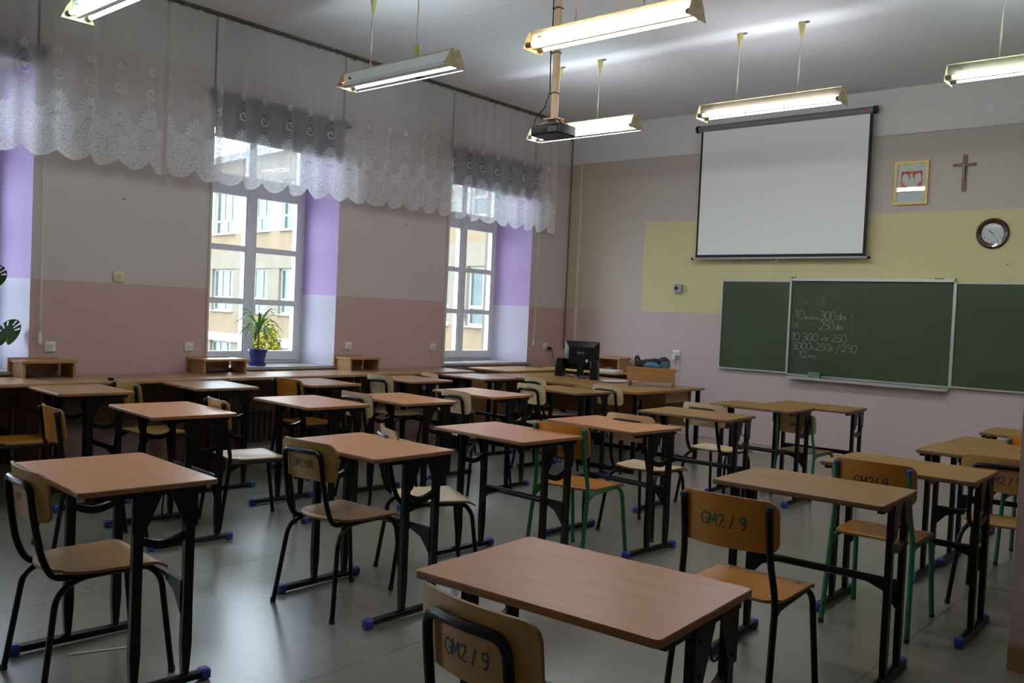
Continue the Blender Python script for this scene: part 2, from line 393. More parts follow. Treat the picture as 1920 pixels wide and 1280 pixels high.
for a, b, c, d, n in WIN:
    g.bx(XE, 0, a-.02, b+.02, 0, ZS); g.bx(XE, 0, a-.02, b+.02, ZL, ZC)
struct('wall_left', g, ['wall_left_paint', 'reveal_paint', 'facade_light'], smooth=False, fix=False)
struct('wall_front', G().bx(-.62, XR+.2, YF, YF+.2, 0, ZC), 'wall_front_paint', smooth=False)
struct('wall_right', G().bx(XR, XO+.1, 4.28, YF, 0, ZC), 'wall_plain_paint', smooth=False)
struct('wall_right', G().bx(XO, XO+.1, YB, 4.28, 0, ZC), 'wall_plain_paint', smooth=False)
struct('wall_back', G().bx(-.1, XO, YB-.1, YB, 0, ZC), 'wall_plain_paint', smooth=False)
struct('baseboard_front', G().bx(.02, XR-.02, YF-.022, YF, 0, .085).bx(.02, XR-.02, YF-.028, YF, .085, .10), 'skirting')
struct('baseboard_right', G().bx(XR, XO, 4.262, 4.28, 0, .10), 'skirting_wood')
struct('trim_1', G().bx(0.0, XR, YF-.008, YF, 3.412, 3.424), 'wall_front_paint')
struct('trim_2', G().bx(.172, .202, YF-.02, YF, .77, 3.40), 'trunking')
struct('trim_3', G().bx(0, .018, 7.068, 7.10, .79, 2.9), 'trunking')
struct('trim_4', G().bx(0, .012, 4.135, 4.153, .79, 2.9), 'trunking')
struct('trim_5', G().tube([(.02, YF-.02, 1.0), (.022, YF-.02, 2.2), (.02, YF-.02, 3.85)], .007), 'rail_brown')
struct('trim_6', G().bx(.0, 5.0, 5.245, 5.263, ZC-.009, ZC), 'ceiling_paint')
struct('baseboard_left', G().bx(0, .02, YB, YF-.03, 0, .085), 'skirting')

# windows
for a, b, c, d, n in WIN:
    g = G(); x0, x1 = XD-.07, XD+.0; cy = (c+d)/2
    g.bx(x0, x1, c, c+.045, .83, ZL); g.bx(x0, x1, d-.045, d, .83, ZL)
    g.bx(x0, x1, c+.045, d-.045, .83, .865); g.bx(x0, x1, c+.045, d-.045, ZL-.05, ZL); g.bx(x0, x1+.004, c+.045, d-.045, 2.535, 2.60)
    g.bx(x0-.1, x0, c, d, .80, .83)
    w = struct('window_%d' % n, g, 'white_pvc')
    g = G()
    g.prism([(XD-.02, c), (0, a+.003), (.035, a-.03), (.035, b+.03), (0, b-.003), (XD-.02, d)], .801, .828, .004)
    g.build('window_sill', 'stone_sill', w)
    for s0, s1, side in ((c+.045, cy, 0), (cy, d-.045, 1)):
        xs0, xs1 = XD-.045, XD+.022; z0, z1 = .865, 2.535; sw = .062
        g = G(); g.bx(xs0, xs1, s0+.002, s0+sw, z0, z1); g.bx(xs0, xs1, s1-sw, s1-.002, z0, z1)
        g.bx(xs0, xs1-.001, s0+sw, s1-sw, z0, z0+.085); g.bx(xs0, xs1-.001, s0+sw, s1-sw, z1-.095, z1)
        for zb in (1.43, 1.937): g.bx(xs0+.008, xs1-.008, s0+sw, s1-sw, zb-.027, zb+.027)
        if side == 0: g.bx(xs1, xs1+.012, s1-.045, s1+.03, z0, z1)
        sa = g.build('sash', 'white_pvc', w)
        for p0, p1 in ((.95, 1.403), (1.457, 1.91), (1.964, 2.44)):
            G().bx(XD-.014, XD-.010, s0+sw-.008, s1-sw+.008, p0-.008, p1+.008).build('pane', 'glass', sa, smooth=False)
        if side == 1:
            g = G(); g.box((xs1+.008, s0+.035, 1.44), (.014, .03, .075)); g.tube(bend([(xs1+.012, s0+.035, 1.44), (xs1+.045, s0+.035, 1.44), (xs1+.045, s0+.04, 1.31)], .015), .009)
            g.build('window_handle', 'white_pvc', sa)
    for s0, s1 in ((c+.045, cy), (cy, d-.045)):
        g = G(); z0, z1 = 2.60, ZL-.05; sw = .04
        g.bx(XD-.045, XD+.015, s0+.001, s0+sw, z0, z1); g.bx(XD-.045, XD+.015, s1-sw, s1-.001, z0, z1); g.bx(XD-.045, XD+.014, s0+sw, s1-sw, z0, z0+.03); g.bx(XD-.045, XD+.014, s0+sw, s1-sw, z1-.04, z1)
        sa = g.build('upper_light', 'white_pvc', w)
        G().bx(XD-.014, XD-.010, s0+sw-.008, s1-sw+.008, z0+.025, z1-.03).build('pane', 'glass', sa, smooth=False)

# outside: courtyard, school wing, bush
struct('floor_courtyard', G().bx(-60, -.65, -30, 60, -4.4, -4.2), 'ground', smooth=False)
bld = thing('school_wing', 'ochre school wing with bands of white framed windows across the courtyard', 'building', (-11.9, 20.2, -4.2), math.atan(-.085))
Z = lambda z: z+4.2
rows = [[(-21.4, -19.3), (-18.25, -16.2), (-15.2, -13.1), (-12.2, -10.15), (-9.2, -7.15), (-6.2, -4.15), (-3.05, -1.3), (-.45, 1.7), (2.9, 4.9)]]*3
zr = [(-2.6, -.37), (.97, 2.88), (4.43, 6.5)]
def wall_strip(name, mat, z0, z1, d=0, u0=-27, u1=7): G().bx(u0, u1, -d, .4, Z(z0), Z(z1)).build(name, mat, bld, smooth=False)
wall_strip('spandrel', 'facade_ochre', -4.2, -2.6); wall_strip('spandrel', 'facade_ochre', .0, .97); wall_strip('spandrel', 'facade_ochre', 3.62, 4.43); wall_strip('spandrel', 'facade_ochre', 6.9, 7.6)
wall_strip('concrete_band', 'facade_white', -.37, 0, .12); wall_strip('concrete_band', 'facade_light', 2.88, 3.62, .03); wall_strip('concrete_band', 'facade_light', 6.5, 6.9, .03)
wall_strip('cornice', 'facade_white', 7.6, 7.9, .3)
G().bx(-27, 7, .4, 12, Z(-4.2), Z(7.6)).build('building_body', 'facade_ochre', bld, smooth=False)
for ri, (z0, z1) in enumerate(zr):
    ww = rows[ri]; prev = -27
    for a, b in ww + [(7, 7)]:
        if a > prev: G().bx(prev, a, -.005, .4, Z(z0), Z(z1)).build('pier', 'facade_white' if ri == 2 else 'facade_light', bld, smooth=False)
        prev = b
    for wi, (a, b) in enumerate(ww):
        g = G(); y0, y1 = .12, .2; t = .07
        zm = z0 + .62*(1 if ri else .9)
        g.bx(a, a+t, y0, y1, Z(z0), Z(z1)); g.bx(b-t, b, y0, y1, Z(z0), Z(z1)); g.bx(a+t, b-t, y0, y1, Z(z0), Z(z0)+.1); g.bx(a+t, b-t, y0, y1, Z(z1)-.1, Z(z1)); g.bx(a+t, b-t, y0, y1, Z(zm)-.05, Z(zm)+.05)
        m1_, m2_ = a+(b-a)/3, a+(b-a)*2/3
        for mm in (m1_, m2_): g.bx(mm-.09, mm+.09, y0+.001, y1-.001, Z(zm), Z(z1)-.05)
        g.bx((a+b)/2-.08, (a+b)/2+.08, y0+.001, y1-.001, Z(z0)+.05, Z(zm))
        g.bx(a-.05, b+.05, -.10, .12, Z(z0)-.03, Z(z0)+.02)
        wo = g.build('window', 'facade_white', bld, smooth=False)
        for p0, p1, q0, q1 in ((a+t, m1_-.09, zm, z1), (m1_+.09, m2_-.09, zm, z1), (m2_+.09, b-t, zm, z1), (a+t, (a+b)/2-.08, z0, zm), ((a+b)/2+.08, b-t, z0, zm)):
            G().bx(p0-.02, p1+.02, .15, .16, Z(q0), Z(q1)).build('pane', 'facade_pane', wo, smooth=False)
tr_ = thing('shrub', 'round bush with yellow green leaves growing in the courtyard', 'bush', (-18.9, 17.1, -4.2))
G().tube([(0, 0, 0), (.1, .05, 1.6), (0, 0, 3.0)], [.09, .07, .04]).build('trunk', 'stem_brown', tr_)
g = G()
for i in range(9000):
    ph = rnd.uniform(0, 2*PI); ct = rnd.uniform(-1, 1); st = math.sqrt(1-ct*ct); r = rnd.uniform(.35, 1)**.5
    r *= 1+.13*math.sin(5*ph)*math.cos(4*ct)
    p = Vector((.72*r*st*math.cos(ph), .72*r*st*math.sin(ph), 3.5+1.5*r*ct)); a = Vector((rnd.gauss(0, 1), rnd.gauss(0, 1), rnd.gauss(0, 1))).normalized()*.075
    b = a.cross(Vector((rnd.gauss(0, 1), rnd.gauss(0, 1), rnd.gauss(0, 1)))).normalized()*.045
    g.add([p-a, p+b, p+a, p-b], [(0, 1, 2, 3)])
o = g.build('foliage', 'bush_leaf', tr_, smooth=False, fix=False); o['kind'] = 'stuff'

# ================================================================== CURTAINS, BLINDS
def curtain(y0, y1, label, xc=.17, amp=.028, seed=1, z1=3.868, hem=2.445):
    r_ = random.Random(seed); n = int((y1-y0)/.008); s = 0; P = []; prev = None
    ph = [r_.uniform(0, 6.28) for _ in range(4)]
    for i in range(n+1):
        y = y0+(y1-y0)*i/n
        f = math.sin(y*23+ph[0]+1.5*math.sin(y*3.1+ph[1]))*.6+math.sin(y*11+ph[2])*.5+.35*math.sin(y*41+ph[3])
        x = xc+amp*f; yy = y+.012*math.sin(y*23+ph[0]+PI/3)
        if prev: s += math.hypot(x-prev[0], yy-prev[1])
        prev = (x, yy); P.append((x, yy, s, y))
    rows_ = 14; vs = []; uv = []
    for x, yy, s_, y in P:
        ff_ = (s_/.26) % 1; tri = abs(2*ff_-1); big = 1.0+.25*math.sin(s_*3.3+seed); drop = .072*big*tri**2.3 + .006*abs(math.sin(PI*s_/.043)) - .006*max(0, 1-tri/.15)
        zb = hem + .018*(y-5)/3 + drop*1.0 - .012*math.sin(y*1.7)
        gat = .010*math.sin(y*60)
        for j in range(rows_+1):
            t = j/rows_; z = zb+(z1-zb)*t
            k_ = 1-.75*t**3
            sway = .012*math.sin(y*5+t*2)*(1-t)
            vs.append((xc+(x-xc)*k_+sway, yy, z+(gat-.02 if j == rows_ else 0))); uv.append((s_, (z-zb)*.97 + drop*.8))
            if j == 0: uv[-1] = (s_, drop*.8 if drop*.8 < .0 else 0.0)
    fs = []
    for i in range(n):
        for j in range(rows_):
            a = i*(rows_+1)+j; fs.append((a, a+rows_+1, a+rows_+2, a+1))
    me = bpy.data.meshes.new('lace_curtain'); me.from_pydata(vs, [], fs)
    ul = me.uv_layers.new(name='lace')
    for lp in me.loops: ul.data[lp.index].uv = uv[lp.vertex_index]
    me.materials.append(MAT['lace']); me.shade_smooth()
    o = bpy.data.objects.new('lace_curtain', me); C.objects.link(o)
    return tag(o, label, 'curtain', 'lace valances along the window wall')
curtain(.6, 3.615, 'white lace valance at the far left reaching over the leftmost window', seed=3)
curtain(3.63, 4.10, 'narrow white lace valance piece between a thin slit and the middle window', seed=8, xc=.18, amp=.018)
curtain(4.085, 8.80, 'long white lace valance over the middle and right windows up to the corner', seed=5, xc=.165)
t = thing('curtain_rail', 'dark brown curtain rail along the ceiling above the lace valances', 'curtain rail', (0, 0, 0))
G().bx(.13, .19, .3, 9.1, 3.872, ZC).build('rail', 'rail_brown', t)
g = G()
for i in range(70): g.box((.165+rnd.uniform(-.01, .01), .7+i*.116, 3.866), (.010, .05, .016), mi=0)
o = g.build('gathering_tape', 'rail_brown', t); o['kind'] = 'stuff'
for (y0, y1, zb, zt), lab in zip([(1.22, 2.72, 3.16, 3.27), (4.10, 5.60, 2.885, 3.275), (7.06, 8.64, 2.885, 3.30)],
        ['dark grey roller blind rolled up short above the leftmost window', 'dark grey roller blind half lowered over the middle window', 'dark grey roller blind half lowered over the right window by the corner']):
    t = thing('roller_blind', lab, 'blind', (0, (y0+y1)/2, zb), 0, 'roller blinds over the windows'); cy = (y0+y1)/2; h = (y1-y0)/2
    G().tube([(.045, -h+.02, zt-zb-.035), (.045, h-.02, zt-zb-.035)], .03, 14).build('roller', 'blind_grey', t)
    G().bx(.028, .031, -h+.045, h-.05, 0, zt-zb-.03).build('blind_fabric', 'blind_grey', t)
    G().bx(.018, .040, -h+.045, h-.05, -.018, 0.0).build('bottom_bar', 'blind_cap', t)
    for s_ in (-1, 1): G().bx(.002, .085, s_*h-(.012 if s_ > 0 else 0), s_*h+(.012 if s_ < 0 else 0), zt-zb-.075, zt-zb+.005).build('end_bracket', 'blind_cap', t)
    g = G()
    if y0 != 4.10:
        g.tube([(.05, h+.008, zt-zb-.04), (.05, h+.015, 1.14-zb)], .0035, 5); g.tube([(.02, h+.008, zt-zb-.04), (.02, h+.015, 1.14-zb)], .0035, 5)
        g.build('pull_chain', 'cord_white', t)
        G().lathe([(.003, -.04), (.012, -.03), (.014, .03), (.004, .06)], 10, (.035, h+.015, 1.07-zb)).build('chain_weight', 'socket_white', t)

# ================================================================== SCHOOL DESK
def desk_proto(L, H, top, label, name='school_desk'):
    t = thing(name, label, 'desk'); Wd = .5
    g = G(); g.prism(rrect(L, Wd, .014, 4), H-.020, H, .003, mi=0)
    g.m = [1]*len(g.m); g.m[-1] = 0
    tp_ = g.build('tabletop', [top, 'edge_dark' if top == 'top_oak' else 'edge_brown'], t)
    for s_ in (-1, 1):
        x = s_*(L/2-.022)
        g = G(); g.tube([(x, -.245, .024), (x, .235, .024)], .021, 10, flat=.85)
        fb = g.build('foot_bar', 'steel_black', t)
        for ya_, yb_ in ((-.258, -.215), (.205, .248)):
            G().prism(rrect(.043, yb_-ya_, .009, 3, x, (ya_+yb_)/2), .001, .045, .008).build('end_cap', 'cap_blue', fb)
        for y in (-.04, .15):
            g = G(); w = .0175
            zs_ = [(.03, .55), (.07, .8), (.16, 1.1), (.30, 1.0), (H-.03, 1.0)]
            g.layers([[(x-.0125, y-w*f, z), (x+.0125, y-w*f, z), (x+.0125, y+w*f, z), (x-.0125, y+w*f, z)] for z, f in zs_])
            lg = g.build('leg', 'steel_black', t, ang=20)
            sg = 1 if y < 0 else -1
            xo = x+s_*.0155
            g = G(); pl_ = [(y-sg*.024, H-.022), (y+sg*.085, H-.022), (y+sg*.022, H-.165), (y-sg*.024, H-.165)]
            g.layers([[(xo-.002, a, b) for a, b in pl_], [(xo+.002, a, b) for a, b in pl_]])
            for zz_ in (H-.06, H-.14): g.lathe([(.006, 0), (.005, .003*s_), (0.001, .004*s_)], 8, (xo+.002*s_, y, zz_), axis='x')
            g.build('gusset', 'steel_black', lg, smooth=False)
        g = G(); n_ = 8
        g.layers([[(x-.010, -.02+.15*i/n_, .545-.02*math.sin(PI*i/n_)), (x+.010, -.02+.15*i/n_, .545-.02*math.sin(PI*i/n_)), (x+.010, -.02+.15*i/n_, .575-.02*math.sin(PI*i/n_)), (x-.010, -.02+.15*i/n_, .575-.02*math.sin(PI*i/n_))] for i in range(n_+1)])
        g.build('cross_brace', 'steel_black', t)
        g = G(); g.box((x, 0, H-.030), (.024, .40, .018)); g.build('top_rail', 'steel_black', t)
    xe = L/2-.03
    g = G(); g.tube([(-xe, .15, .375), (xe, .15, .375)], .017, 10); g.build('stretcher', 'steel_black', t)
    for s_ in (-1, 1):
        g = G(); pl_ = [(s_*xe, .39), (s_*(xe-.13), .385), (s_*(xe-.13), .365), (s_*(xe-.06), .34), (s_*xe, .27)]
        g.layers([[(a, .128, b) for a, b in pl_], [(a, .132, b) for a, b in pl_]]); g.build('bracket', 'steel_black', t, smooth=False)
    g = G(); hx = L/2-.022+.002
    g.tube(bend([(hx, .05, H-.03), (hx, .045, H-.10), (hx+.006, .05, H-.135), (hx+.012, .075, H-.13), (hx+.012, .08, H-.115)], .012), .0032, 6); g.build('bag_hook', 'steel_black', t)
    g = G(); g.box((0, .02, H-.032), (L-.09, .012, .022)); g.build('underframe', 'steel_black', t)
    return t
OX = 7.16
GD = 'single school desks with blue foot caps'
D = {}
pink = desk_proto(.705, .76, 'top_pink', 'large pinkish desk in the foreground, nearest to the camera')
oak = desk_proto(.705, .76, 'top_oak', 'brown oak-look desk behind the orange black-posted chair')
dl = [ # key, x, y, deg, kind, label
 ('D1', 5.86, 1.82, 3.4, 'p', 'nearest pinkish desk, in the centre foreground, one hoop chair in front of it'),
 ('D2', 3.83, 1.56, -4.0, 'p', 'pinkish single desk at lower left, nearest of the left half of the room'),
 ('D3', 3.85, 2.79, 0.0, 'p', 'pinkish desk right behind the chair marked GM2/08'),
 ('D4', 3.89, 3.78, -3.0, 'p', 'pinkish desk directly in front of the green-legged orange chair'),
 ('D5', 4.00, 4.68, -4.5, 'p', 'pinkish desk between the green-legged orange chair and a pale hoop chair'),
 ('D6', 3.97, 5.80, 3.0, 'o', 'brown desk in front of the pale chair whose hoop shows above the top'),
 ('D7', 3.97, 6.89, 1.4, 'o', 'brown desk below the left board end with a green-legged chair under it'),
 ('D8', 4.22, 7.40, 1.7, 'o', 'brown desk standing closest to the green board'),
 ('D9', 5.71, 3.68, 2.2, 'o', 'large brown desk at right behind the orange chair with black posts'),
 ('D10', 5.81, 4.62, 0.4, 'o', 'brown desk at right behind the green-framed chair marked GM2/ 9'),
 ('D11', 5.99, 5.56, 1.0, 'o', 'brown desk at the right edge next to the wide-hooped chair, only its left end visible'),
 ('D12', 6.00, 6.08, 0.6, 'o', 'brown desk at the right edge pushed against the back of the desk in front'),
 ('D13', 6.00, 6.93, 0.6, 'o', 'farthest brown desk at the right edge, near the board wall'),
 ('D14', 2.16, 5.44, .7, 'p', 'glossy pale desk, farthest of the window-side row'),
 ('D15', 2.23, 4.48, -4.5, 'p', 'pinkish desk in the window-side row behind a pale hoop chair'),
 ('D16', 2.12, 3.73, -3.0, 'p', 'pinkish desk in the window-side row in line with the potted palm'),
 ('D17', 2.13, 2.70, -5.0, 'p', 'nearest pinkish desk of the window-side row, at left'),
 ('D18', 2.27, 6.45, -5.0, 'o', 'brown desk in front of the computer tables')]
first = {'p': pink, 'o': oak}; used = set()
for key, x, y, a, kd, lab in dl:
    if kd not in used: o = first[kd]; used.add(kd); o.location = (x, y, 0); o.rotation_euler = (0, 0, math.radians(a)); o['label'] = lab; o['group'] = GD
    else: o = dup(first[kd], (x, y, 0), math.radians(a), lab, GD)
# desks pushed against the wall counter
sd = desk_proto(.62, .775, 'counter_wood', 'x'); su = False
for x1, y0, y1, a, lab in [(1.22, 2.42, 2.915, -3, 'brown desk butted against the wall counter below the leftmost wooden riser'),
                    (1.22, 3.42, 3.88, -4, 'brown desk butted against the wall counter below the middle wooden riser'),
                    (1.29, 4.37, 4.83, -3, 'glossy desk butted against the wall counter below the palm in the blue pot'),
                    (1.30, 5.43, 5.95, -3, 'pinkish desk butted against the wall counter between a hoop chair and a pale chair top'),
                    (1.30, 6.36, 6.88, -2, 'dark-edged desk butted against the counter under the right window')]:
    pos = (x1-.29, (y0+y1)/2, 0)
    if not su: sd.location = pos; sd.rotation_euler = (0, 0, math.radians(a)); sd['label'] = lab; sd['group'] = 'desks against the wall counter'; su = True
    else: dup(sd, pos, math.radians(a), lab, 'desks against the wall counter')

# ================================================================== CHAIRS
def seat_mesh(ply, t, kind):
    nx, ny = 14, 26; top = []; 
    def hw(y):
        if kind == 'A':
            if y < -.02: 
                q = (y+.02)/-.18; return .19*max(0.0, 1-q**2.1)**.5*.98+.004
            return .19+.012*(y+.02)/.22
        q = max(0, (-.12-y)/.08); base_ = .188 + .006*(y+.2)
        if y > .17: base_ -= .01*((y-.17)/.03)**2
        return base_ - .045*q**2
    def zz(x, y):
        z = .442 - .008*math.exp(-(x/.11)**2-(y/.12)**2)
        if y > .15: z -= .022*((y-.15)/.05)**1.7
        if y < -.15: z += .004
        return z
    vs = []; fs = []
    for side in (0, 1):
        for j in range(ny+1):
            y = -.20+.40*((j/ny)**1.8*.7+(j/ny)*.3 if j < ny*.6 else 1-(1-((.6)**1.8*.7+.18))*(1-j/ny)/.4)
            for i in range(nx+1):
                x = hw(y)*(2*i/nx-1); vs.append((x, y, zz(x, y)-(.011 if side else 0)))
    n1 = (nx+1)*(ny+1)
    for j in range(ny):
        for i in range(nx):
            a = j*(nx+1)+i; fs.append((a, a+1, a+nx+2, a+nx+1)); fs.append((n1+a, n1+a+nx+1, n1+a+nx+2, n1+a+1))
    bd = [i for i in range(nx+1)] + [(j+1)*(nx+1)-1 for j in range(1, ny+1)] + [ny*(nx+1)+i for i in range(nx-1, -1, -1)] + [j*(nx+1) for j in range(ny-1, 0, -1)]
    ne = 0
    for a, b in zip(bd, bd[1:]+bd[:1]): fs.append((a, b, n1+b, n1+a)); ne += 1
    g = G(); g.add(vs, fs); g.m = [0]*(len(fs)-ne)+[1]*ne
    return g.build('seat', [ply, 'ply_edge'], t, ang=50)
def back_y(x, z, side=0): return -.250 + .62*x*x*1.8 - (z-.70)*.12 - (.010 if side else 0)
def back_mesh(ply, t, z0, z1, hwid):
    nx, nz_ = 34, 8; vs = []; fs = []
    def zrange(x):
        q = max(0, (abs(x)/hwid-.80)/.20); d = (1-math.sqrt(max(0, 1-q*q)))*.04
        arch = .006*(1-(x/hwid)**2)
        return z0+d-arch*.4, z1-d+arch
    for side in (0, 1):
        for i in range(nx+1):
            tt = 2*i/nx-1; x = hwid*(math.sin(tt*PI/2)*.8+tt*.2)
            a, b = zrange(x)
            for j in range(nz_+1):
                z = a+(b-a)*j/nz_; vs.append((x, back_y(x, z, side), z))
    n1 = (nx+1)*(nz_+1)
    for i in range(nx):
        for j in range(nz_):
            a = i*(nz_+1)+j; fs.append((a, a+1, a+nz_+2, a+nz_+1)); fs.append((n1+a, n1+a+nz_+1, n1+a+nz_+2, n1+a+1))
    bd = [j for j in range(nz_+1)] + [(i+1)*(nz_+1)-1 for i in range(1, nx+1)] + [nx*(nz_+1)+j for j in range(nz_-1, -1, -1)] + [i*(nz_+1) for i in range(nx-1, 0, -1)]
    ne = 0
    for a, b in zip(bd, bd[1:]+bd[:1]): fs.append((a, b, n1+b, n1+a)); ne += 1
    g = G(); g.add(vs, fs); g.m = [0]*(len(fs)-ne)+[1]*ne
    return g.build('backrest', [ply, 'ply_edge'], t, ang=50)
def chair_proto(kind, ply, frame, label='x', cap='rubber_black'):
    t = thing('school_chair', label, 'chair')
    seat_mesh(ply, t, kind)
    if kind == 'A':
        b = back_mesh(ply, t, .628, .80, .188)
        hb = lambda x, z: back_y(x, z, 1)-.013
        P = bend([(.135, .16, .42), (.135, -.185, .418), (.140, -.225, .50), (.130, hb(.13, .70), .66), (.128, hb(.12, .757), .757), (0, hb(0, .757)-.002, .760), (-.128, hb(.12, .757), .757), (-.130, hb(.13, .70), .66), (-.140, -.225, .50), (-.135, -.185, .418), (-.135, .16, .42)], .055, 6)
        G().tube(P, .0125, 10).build('back_hoop', frame, t)
        for s_ in (-1, 1):
            o = G().tube(bend([(s_*.212, -.235, .004), (s_*.178, -.185, .375), (s_*.150, -.10, .415), (s_*.150, .03, .418)], .075, 6), .0115, 9).build('leg', frame, t)
            G().lathe([(.0125, 0), (.0135, .004), (.0125, .022)], 9, (s_*.212, -.235, 0)).build('foot_tip', 'rubber_black', o)
            o = G().tube(bend([(s_*.150, .02, .418), (s_*.155, .15, .418), (s_*.170, .19, .37), (s_*.186, .235, .004)], .05, 6), .0115, 9).build('leg', frame, t)
            G().lathe([(.0125, 0), (.0135, .004), (.0125, .022)], 9, (s_*.186, .235, 0)).build('foot_tip', 'rubber_black', o)
        G().tube([(-.15, .13, .416), (.15, .13, .416)], .010, 8).build('seat_bar', frame, t)
    else:
        b = back_mesh(ply, t, .62, .805, .192)
        for s_ in (-1, 1):
            xb = .166
            P = bend([(s_*.196, -.262, .004), (s_*.185, -.20, .45), (s_*xb, -.225, .60), (s_*xb, back_y(xb, .785, 1)-.013, .785)], .06, 5)
            o = G().tube(P, .0125, 10).build('leg', frame, t)
            G().lathe([(.0125, 0), (.014, .004), (.0125, .022)], 9, (s_*.196, -.262, 0)).build('foot_tip', 'rubber_black', o)
            G().lathe([(.0145, -.012), (.0145, .004), (.009, .010)], 10, (s_*xb, back_y(xb, .785, 1)-.0132, .785)).build('post_cap', cap, o)
            o = G().tube(bend([(s_*.183, -.205, .416), (s_*.168, .15, .420), (s_*.180, .185, .38), (s_*.192, .238, .004)], .04, 6), .0125, 10).build('leg', frame, t)
            G().lathe([(.0125, 0), (.014, .004), (.0125, .022)], 9, (s_*.192, .238, 0)).build('foot_tip', 'rubber_black', o)
            g = G(); pl_ = [(-.20, .43), (-.12, .425), (-.12, .408), (-.205, .36)]
            g.layers([[(s_*.178, a, b_) for a, b_ in pl_], [(s_*.181, a, b_) for a, b_ in pl_]]); g.build('gusset', frame, t, smooth=False)
        G().tube([(-.165, .13, .418), (.165, .13, .418)], .010, 8).build('seat_bar', frame, t)
        g = G()
        for sx in (-1, 1):
            for y in (-.13, .12): g.lathe([(.009, 0), (.007, .002), (.001, .003)], 8, (sx*.14, y, .4435))
        g.build('seat_screw', 'screw_metal', t)
    return t
LET = {'G': ([[(.55,.85),(.35,1),(.1,.85),(.0,.5),(.1,.12),(.35,0),(.58,.15),(.58,.45),(.34,.45)]], .72), 'M': ([[(0,0),(.06,1.03)], [(.04,1.03),(.34,.28)], [(.33,.28),(.64,1.03)], [(.62,1.03),(.68,0)]], .84),
 '2': ([[(.02,.78),(.12,.95),(.3,1),(.46,.85),(.44,.62),(.0,.0),(.52,.0)]], .64), '/': ([[(.0,-.1),(.34,1.05)]], .5), '9': ([[(.46,.72),(.4,.95),(.22,1),(.03,.86),(.04,.6),(.22,.48),(.4,.56),(.46,.72),(.42,.3),(.28,.04),(.08,.02)]], .6),
 '0': ([[(.25,1),(.06,.8),(.02,.4),(.12,.06),(.28,0),(.46,.2),(.5,.62),(.42,.92),(.25,1)]], .62), '8': ([[(.25,.52),(.06,.7),(.1,.94),(.27,1),(.44,.9),(.42,.7),(.25,.52),(.04,.28),(.1,.04),(.28,0),(.46,.12),(.46,.34),(.25,.52)]], .62), ' ': ([], .34)}
def mark(chair, txt, ink, size=.045, dx=0, dz=.70, w=None, italic=0):
    b = [c for c in chair.children if c.name.startswith('backrest')][0]; h = size*.86; w = w or size*.13
    tot = sum(LET[c_][1] for c_ in txt)*h; cx = -tot/2+dx; g = G()
    for ch in txt:
        st, adv = LET[ch]
        for s_ in st:
            P = [(cx+a*h+rnd.uniform(-.0006, .0006), dz-h/2+q*h+rnd.uniform(-.0006, .0006)) for a, q in s_]
            L_, R_ = [], []
            for i, (x, z) in enumerate(P):
                p0 = P[max(i-1, 0)]; p1 = P[min(i+1, len(P)-1)]; l = math.hypot(p1[0]-p0[0], p1[1]-p0[1]) or 1e-6
                nx_, nz_ = -(p1[1]-p0[1])/l*w/2, (p1[0]-p0[0])/l*w/2
                L_.append((x+nx_, z+nz_)); R_.append((x-nx_, z-nz_))
            vs = [(x, back_y(x, z, 1)-.0008, z) for x, z in L_+R_]; n_ = len(P)
            g.add(vs, [(i, i+1, n_+i+1, n_+i) for i in range(n_-1)])
        cx += adv*h
    o = g.build('marking', ink, b, smooth=False, fix=False)
def mark_font(chair, txt, ink, size=.045, dx=0, dz=.70, thick=.0004, italic=0):
    b = [c for c in chair.children if c.name.startswith('backrest')][0]
    text_mesh(txt, size, lambda x, y: Vector((x+dx, back_y(x+dx, dz+y, 1)-.0012, dz+y)), 'marking', ink, b, thick, italic)
PR = {}
def chair(kind, ply, frame, x, y, deg, label, mk=None, cap='rubber_black', z=0):
    key = (kind, ply, frame, cap)
    if key not in PR: PR[key] = o = chair_proto(kind, ply, frame, label, cap)
    else: o = dup(PR[key], (0, 0, 0), 0, label)
    o.location = (x, y, 0); o.rotation_euler = (0, 0, math.radians(deg)); o['label'] = label; o['group'] = 'plywood school chairs'
    if mk: pend.append((o, mk))
    return o
pend = []
BK, GR = 'steel_black', 'steel_green'
chair('A', 'ply_beech', BK, 5.895, 1.635, -4, 'nearest chair at the bottom edge, beech back with black hoop and faded GM2 / 9', ('GM2 / 9', 'ink_blue', .042, 0, .69))
chair('A', 'ply_beech', BK, 3.83, 1.49, -4, 'chair at the lower left pushed to the nearest left desk, black hoop round its back', ('GM2', 'ink_dark', .03, 0, .70))
chair('A', 'ply_beech', BK, 3.80, 2.70, 3, 'chair with GM2/08 written in black inside its black hoop', ('GM2/08', 'ink_dark', .042, 0, .70))
chair('A', 'ply_pale', BK, 3.77, 3.30, -30, 'pale chair turned to the right just beyond the desk of the GM2/08 chair')
chair('B', 'ply_orange', GR, 4.06, 4.27, 3, 'orange chair with green legs and green post caps at a middle desk', None, 'cap_green')
chair('A', 'ply_pale', BK, 3.98, 5.13, 0, 'pale chair whose back top shows above the desk beyond the green-legged orange chair')
chair('A', 'ply_pale', BK, 3.86, 6.36, -3, 'pale chair with round seat in the open below the left board end')
chair('B', 'ply_beech', GR, 4.19, 7.31, -4, 'green-legged chair with dark marked back under the desk by the board', ('GM2', 'ink_dark', .045, 0, .70), 'cap_green')
chair('B', 'ply_orange', BK, 5.68, 3.17, 2, 'bright orange chair with black posts and green GM2 / 9 on its back', ('GM2 / 9', 'ink_green', .052, 0, .715))
chair('B', 'ply_orange', GR, 5.745, 4.50, 3, 'orange chair with green frame, blue post caps and GM2/ 9 in dark pen', ('GM2/ 9', 'ink_dark', .050, 0, .715), 'cap_blue')
